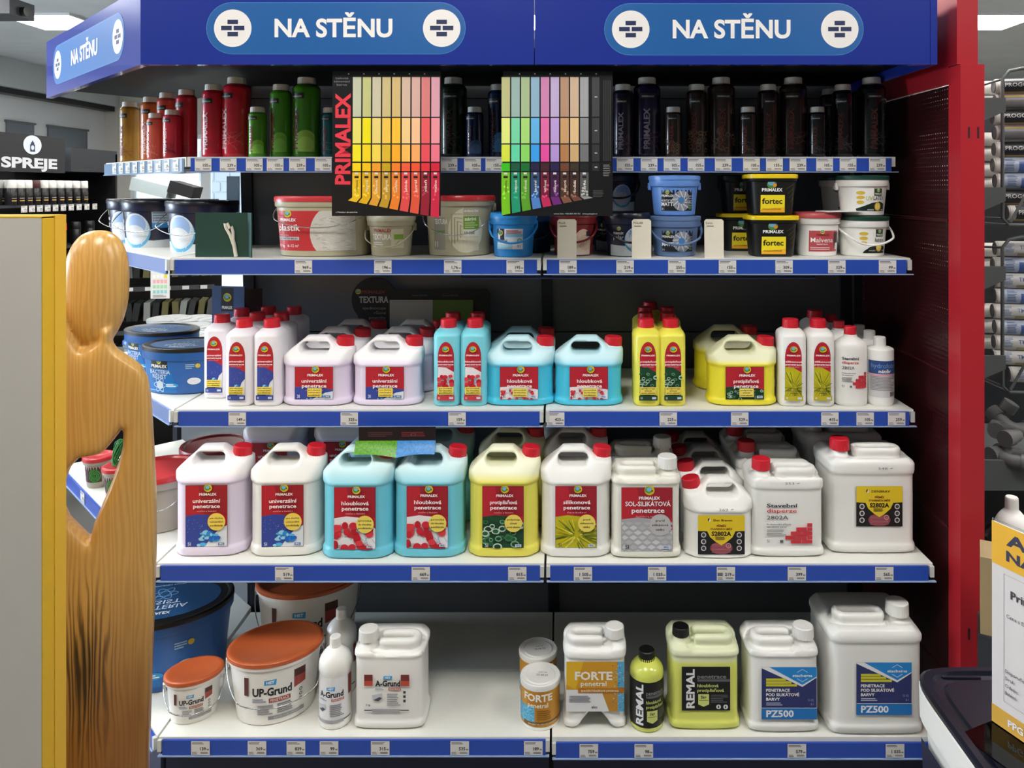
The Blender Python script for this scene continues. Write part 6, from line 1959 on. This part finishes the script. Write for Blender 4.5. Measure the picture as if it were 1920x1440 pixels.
ct = thing('carton', 'brown cardboard carton with white barcode sticker behind the offer sign', 'box', (at_front(1838, 1.78), 1.78 - CAMD, CAMH - (1188 - CY) * 1.78 / F), math.radians(-28))
box('carton_body', 0, .12, 0, .10, 0, .178, M_card, ct)
a = Art(); a.rect(0, 0, .03, .045, (216, 216, 214)); a.n += 1
for i in range(7): a.rect(.004 + i * .0035, .006, .006 + i * .0035, .03, (40, 40, 40), lay=1)
obj('sticker', a.mesh('sticker'), None, ct, (.045, 0, .075))
hk_ = thing('side_bin', 'dark steel bin under the brown carton beside the red post', 'bin', (at_front(1838, 1.78), 1.78 - CAMD, 0), math.radians(-28))
zb_ = CAMH - (1188 - CY) * 1.78 / F
for k, (x0, x1, y0, y1) in enumerate(((-.005, .125, -.005, .0), (-.005, .125, .10, .105), (-.005, .0, .0, .10), (.12, .125, .0, .10))):
    box('bin_side', x0, x1, y0, y1, 0, zb_ - .006, M_dark, hk_)
box('bin_top', -.005, .125, -.005, .105, zb_ - .0055, zb_ - .0005, M_dark, hk_)

# ================================================================== LEFT BACKGROUND
# spray paint rack along the left aisle (its front looks to the right)
XS = -2.9
dx_at = lambda px: -XS * F / (CX - px)            # distance at which the plane X = XS meets a pixel column
sr = thing('spray_rack', 'tall black rack for spray cans at the far left', 'rack', (XS - .05, 3.7 - CAMD, 0))
box('back_board', -.30, -.28, -.3, 1.55, 0, 1.78, M_black, sr)
box('tier', -.28, .04, 0.1, 1.0, 1.455, 1.47, M_dark, sr)
box('tier', -.28, .06, 0.1, 1.0, 1.21, 1.225, M_dark, sr)
box('tier', -.28, .08, 0.1, 1.35, .95, .965, mat('pale_rack_shelf', (180, 186, 190), .4), sr)
box('side_cheek', -.30, .05, 1.28, 1.30, 0, 1.78, M_black, sr)
box('top_box', -.30, .05, .83, 1.30, 1.66, 1.80, M_dark, sr)
sp = thing('spray_sign', 'black sign board with white SPREJE lettering and round can icon', 'sign', (XS, 3.86 - CAMD, 0), 0)
box('board', -.02, 0, -.25, dx_at(122) - 3.86, 1.648, 1.852, M_blackm, sp)
a = Art()
a.text('SPREJE', 0, 0, .052, (206, 208, 212), 'l', .04, w=.44, res=4)
a.ell(.235, .125, .072, .052, (206, 212, 218), 36)
a.rect(.215, .088, .255, .128, (44, 56, 84)); a.rect(.222, .128, .248, .140, (44, 56, 84)); a.rect(.230, .14, .240, .148, (44, 56, 84)); a.ell(.235, .11, .013, .013, (206, 212, 218), 14)
obj('print', a.mesh('print'), None, sp, (.0005, 3.965 - 3.86, 1.672), (0, 0, math.pi / 2))
canv = mesh('spray_can_body', *lathev([(0, .0255), (.002, .0265), (.088, .0265), (.096, .022), (.097, .016)], 20), 40)
canc = mesh('spray_can_cap', *lathev([(.090, .0262), (.092, .0272), (.130, .0255), (.134, .023), (.1345, .001)], 20), 40)
M_can = mat('spray_can_black', (24, 24, 26), .3)
a = Art(); a.rect(-.02, .02, .02, .026, (190, 150, 70)); a.rect(-.016, .05, .016, .07, (60, 58, 56)); a.rect(-.02, .034, .02, .038, (150, 140, 130))
sca = a.mesh('label', wrap_loft(lambda z: .0267, 2, 1, 0), .006)
capcols = [M_whitecap] * 3 + [mat('dark_red_cap', (70, 30, 32), .4)] + [M_whitecap] * 6
cn = ['first', 'second', 'third', 'fourth', 'fifth', 'sixth', 'seventh', 'eighth', 'ninth', 'tenth']
for r in range(2):
    for i in range(10):
        y = dx_at(28 + i * 15) - CAMD + .01
        t = thing('spray_can', '%s %s spray can from the left, %s row under the sign' % (cn[i], 'dark red capped' if i == 3 else 'white capped', 'front' if r == 0 else 'rear'), 'spray can', (XS - .03 - r * .06, y + r * .012, 1.4705), math.pi / 2, 'spray cans under the sign')
        obj('body', canv, M_can, t); obj('cap', canc, capcols[i], t); obj('label', sca, None, t)
for i in range(10):
    y = dx_at(28 + i * 15) - CAMD + .01
    obj('price_tag', tag_art('129'), None, sr, (XS + .0115 - sr.location.x + .03, y - sr.location.y, 1.449), (0, 0, math.pi / 2))
for i in range(7):
    y = dx_at(18 + i * 26) - CAMD
    t = thing('spray_can', 'red capped spray can, %s from the left in the row behind the cream panel' % cn[i], 'spray can', (XS - .02, y, 1.2255), math.pi / 2, 'red capped spray cans in the lower row')
    obj('body', canv, M_can, t); obj('cap', canc, M_redcap if i < 5 else M_black, t)
# tubs of wood filler on the pale shelf
for i, (px, z) in enumerate([(128, 0), (150, .0), (166, .0)]):
    bucket_meshes('fill', .060, .066, .085, 1.0, 2.4, rim=.012, lid_h=.008)
    d = dx_at(px) - .05
    if i == 0:
        a = Art(); a.rect(-.05, -.025, .05, .02, (214, 214, 212)); a.text('bedi', -.03, -.012, .018, (30, 30, 34), 'l', .02); fla = a.mesh('label', bwrap('fill', .045))
    bucket('filler_tub', 'brown filler tub with red knob lid, %s on the pale shelf' % ['nearest', 'middle one', 'farthest'][i], 'brown filler tubs', 'fill', (XS + .0, d - CAMD + i * .06, .9655 + .0), math.pi / 2 - .5, mat('tan_plastic', (176, 124, 74), .4), mat('tan_lid', (166, 110, 60), .4), fla)
    tag(obj('filler_knife', mesh('filler_knife', *boxv(-.03, .03, -.02, .02, 0, .012)), M_redcap, None, (XS + .0, d - CAMD + i * .06, .9655 + .094), (0, 0, 0)), 'small red plastic spreader on the %s brown tub' % ['nearest', 'middle', 'farthest'][i], 'spreader', 'red spreaders on the tubs')
# two grey boards high on the left wall
for i, (pa_, pb_) in enumerate(((10, 61), (88, 161))):
    da, db = 6.3 * F / (CX - pa_), 6.3 * F / (CX - pb_)
    t = thing('wall_board', 'grey framed board high on the left wall, %s one' % ['nearer', 'farther'][i], 'board', (-6.298, da - CAMD, 1.95))
    box('panel', 0, .02, 0, db - da, 0, .36, mat('board_grey', (100, 106, 112), .5), t)
    box('frame', 0, .03, -.02, db - da + .02, .36, .385, M_grey, t)
# dark projector under the ceiling
pj = thing('projector', 'dark grey projector hanging under the ceiling at the upper left', 'projector', (at_front(14, 5.2), 5.2 - CAMD, CAMH + (CY - 16) * 5.2 / F))
box('housing', -.16, .10, -.12, .12, -.06, .05, M_dark, pj)
obj('lens', mesh('lens', *[([(p[2], p[1], p[0]) for p in vv], ff) for vv, ff in [lathev([(.10, .03), (.13, .03), (.131, .001)], 16)]][0], 40), M_black, pj, (0, 0, -.02))
obj('mount', mesh('mount', *boxv(-.03, .0, -.015, .015, .05, CEIL - pj.location.z)), M_dark, pj)

# table with white tubs seen below the second shelf
tbl = thing('display_table', 'grey display table carrying pale tubs beyond the corner', 'table', (-1.95, .95, 0))
box('top', -.55, .55, -.35, .55, .70, .72, M_grey, tbl)
for x in (-.5, .46):
    for y in (-.3, .46):
        box('leg', x, x + .04, y, y + .04, 0, .70, M_grey, tbl)
bucket_meshes('wtub', .082, .094, .20, rim=.020, lid_h=.010)
k = 0
nm = ['front left', 'front middle', 'front right', 'second row left', 'second row middle', 'second row right', 'rear left', 'rear middle', 'rear right']
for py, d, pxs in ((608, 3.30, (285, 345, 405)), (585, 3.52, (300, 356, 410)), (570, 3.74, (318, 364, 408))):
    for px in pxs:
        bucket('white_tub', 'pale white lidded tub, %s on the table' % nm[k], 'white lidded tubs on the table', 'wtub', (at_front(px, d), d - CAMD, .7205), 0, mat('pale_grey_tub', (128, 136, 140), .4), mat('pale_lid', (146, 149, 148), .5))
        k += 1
bucket_meshes('bsm', .045, .050, .19, rim=.014, lid_h=.012)
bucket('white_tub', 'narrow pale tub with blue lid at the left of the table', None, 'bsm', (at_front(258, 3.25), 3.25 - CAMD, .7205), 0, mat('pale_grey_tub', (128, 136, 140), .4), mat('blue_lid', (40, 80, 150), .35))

# brush rack: black gridwall with hanging packs
br = thing('brush_rack', 'dark grid rack hung with packs of brushes beyond the corner', 'rack', (at_front(285, 4.4), 4.4 - CAMD, 0), math.radians(18))
box('grid_back', -.42, .36, .06, .08, 0, 1.24, M_black, br)
box('foot', -.42, .36, -.2, .3, 0, .03, M_black, br)
pk = [mesh('pack', *boxv(-.016, .016, -.10, .05, -.10, 0)) for _ in range(1)]
PM = [mat('pack_%d' % i, c, .35) for i, c in enumerate([(52, 54, 54), (86, 90, 90), (130, 134, 132), (36, 38, 40), (96, 92, 60)])]
rp = random.Random(3)
k = 0
rn = ['top', 'middle', 'lower']
for r in range(3):
    z = 1.16 - r * .24
    box('price_strip', -.40, .34, -.115, -.110, z - .175, z - .150, mat('strip_dark', (60, 62, 64), .5), br)
    for i in range(16):
        o = obj('brush_pack', pk[0], PM[rp.randrange(5)], None, (0, 0, 0))
        M = Matrix.Translation(br.location) @ Matrix.Rotation(math.radians(18), 4, 'Z') @ Matrix.Translation((-.38 + i * .047, -.02, z)) @ Matrix.Rotation(rp.uniform(-.15, .25), 4, 'Y')
        o.matrix_world = M
        ordw = ['first', 'second', 'third', 'fourth', 'fifth', 'sixth', 'seventh', 'eighth', 'ninth', 'tenth', 'eleventh', 'twelfth', 'thirteenth', 'fourteenth', 'fifteenth', 'sixteenth']
        tag(o, 'hanging brush pack, %s from the left in the %s row of the rack' % (ordw[i], rn[r]), 'brush pack', 'hanging brush packs')
        if i % 2 == 0:
            box('price_tag', -.39 + i * .047, -.355 + i * .047, -.118, -.1155, z - .172, z - .152, mat('tag_white', (210, 212, 210), .6), br)
cc = thing('colour_chart', 'white colour chart card with small squares hanging beyond the corner', 'chart', (at_front(300, 3.9), 3.9 - CAMD, CAMH - (560 - CY) * 3.9 / F), math.radians(8))
obj('card', mesh('card', *boxv(-.045, .045, 0, .004, 0, .145)), mat('white_paper', (226, 224, 220), .7), cc)
a = Art(); rp = random.Random(8); a.n += 1
for r in range(4):
    for c in range(4):
        a.rect(-.034 + c * .018, .026 + r * .026, -.020 + c * .018, .044 + r * .026, [(150, 206, 200), (170, 214, 170), (236, 170, 170), (240, 236, 226)][r] if (r, c) != (3, 3) else (236, 210, 60), lay=1)
a.lines(-.034, .006, .034, .02, 3, (150, 130, 130), seed=1)
obj('print', a.mesh('print'), None, cc)
obj('hook', mesh('hook', *tubev([(0, .002, .145), (0, .0, .20), (0, .12, .205), (0, .5, .205)], .002, 6), 60), M_grey, cc)
# packs lying on the rack above the navy buckets
tp = thing('bulk_display', 'pale and black packets lying on a dark shelf behind the navy buckets', 'display', (at_front(315, 4.9), 4.9 - CAMD, 0))
box('shelf', -.30, .27, -.1, .12, 1.475, 1.49, M_black, tp)
box('post', -.30, -.27, .08, .12, 0, 1.475, M_black, tp); box('post', .24, .27, .08, .12, 0, 1.475, M_black, tp)
o = box('pale_packet', -.12, .12, -.06, .06, -.04, .04, mat('pale_packet', (206, 222, 224), .3), tp, (-.09, 0, 1.562), (0, math.radians(14), 0))
o = box('black_packet', -.08, .08, -.06, .06, -.037, .037, M_blackm, tp, (.115, -.01, 1.552), (0, math.radians(16), 0))
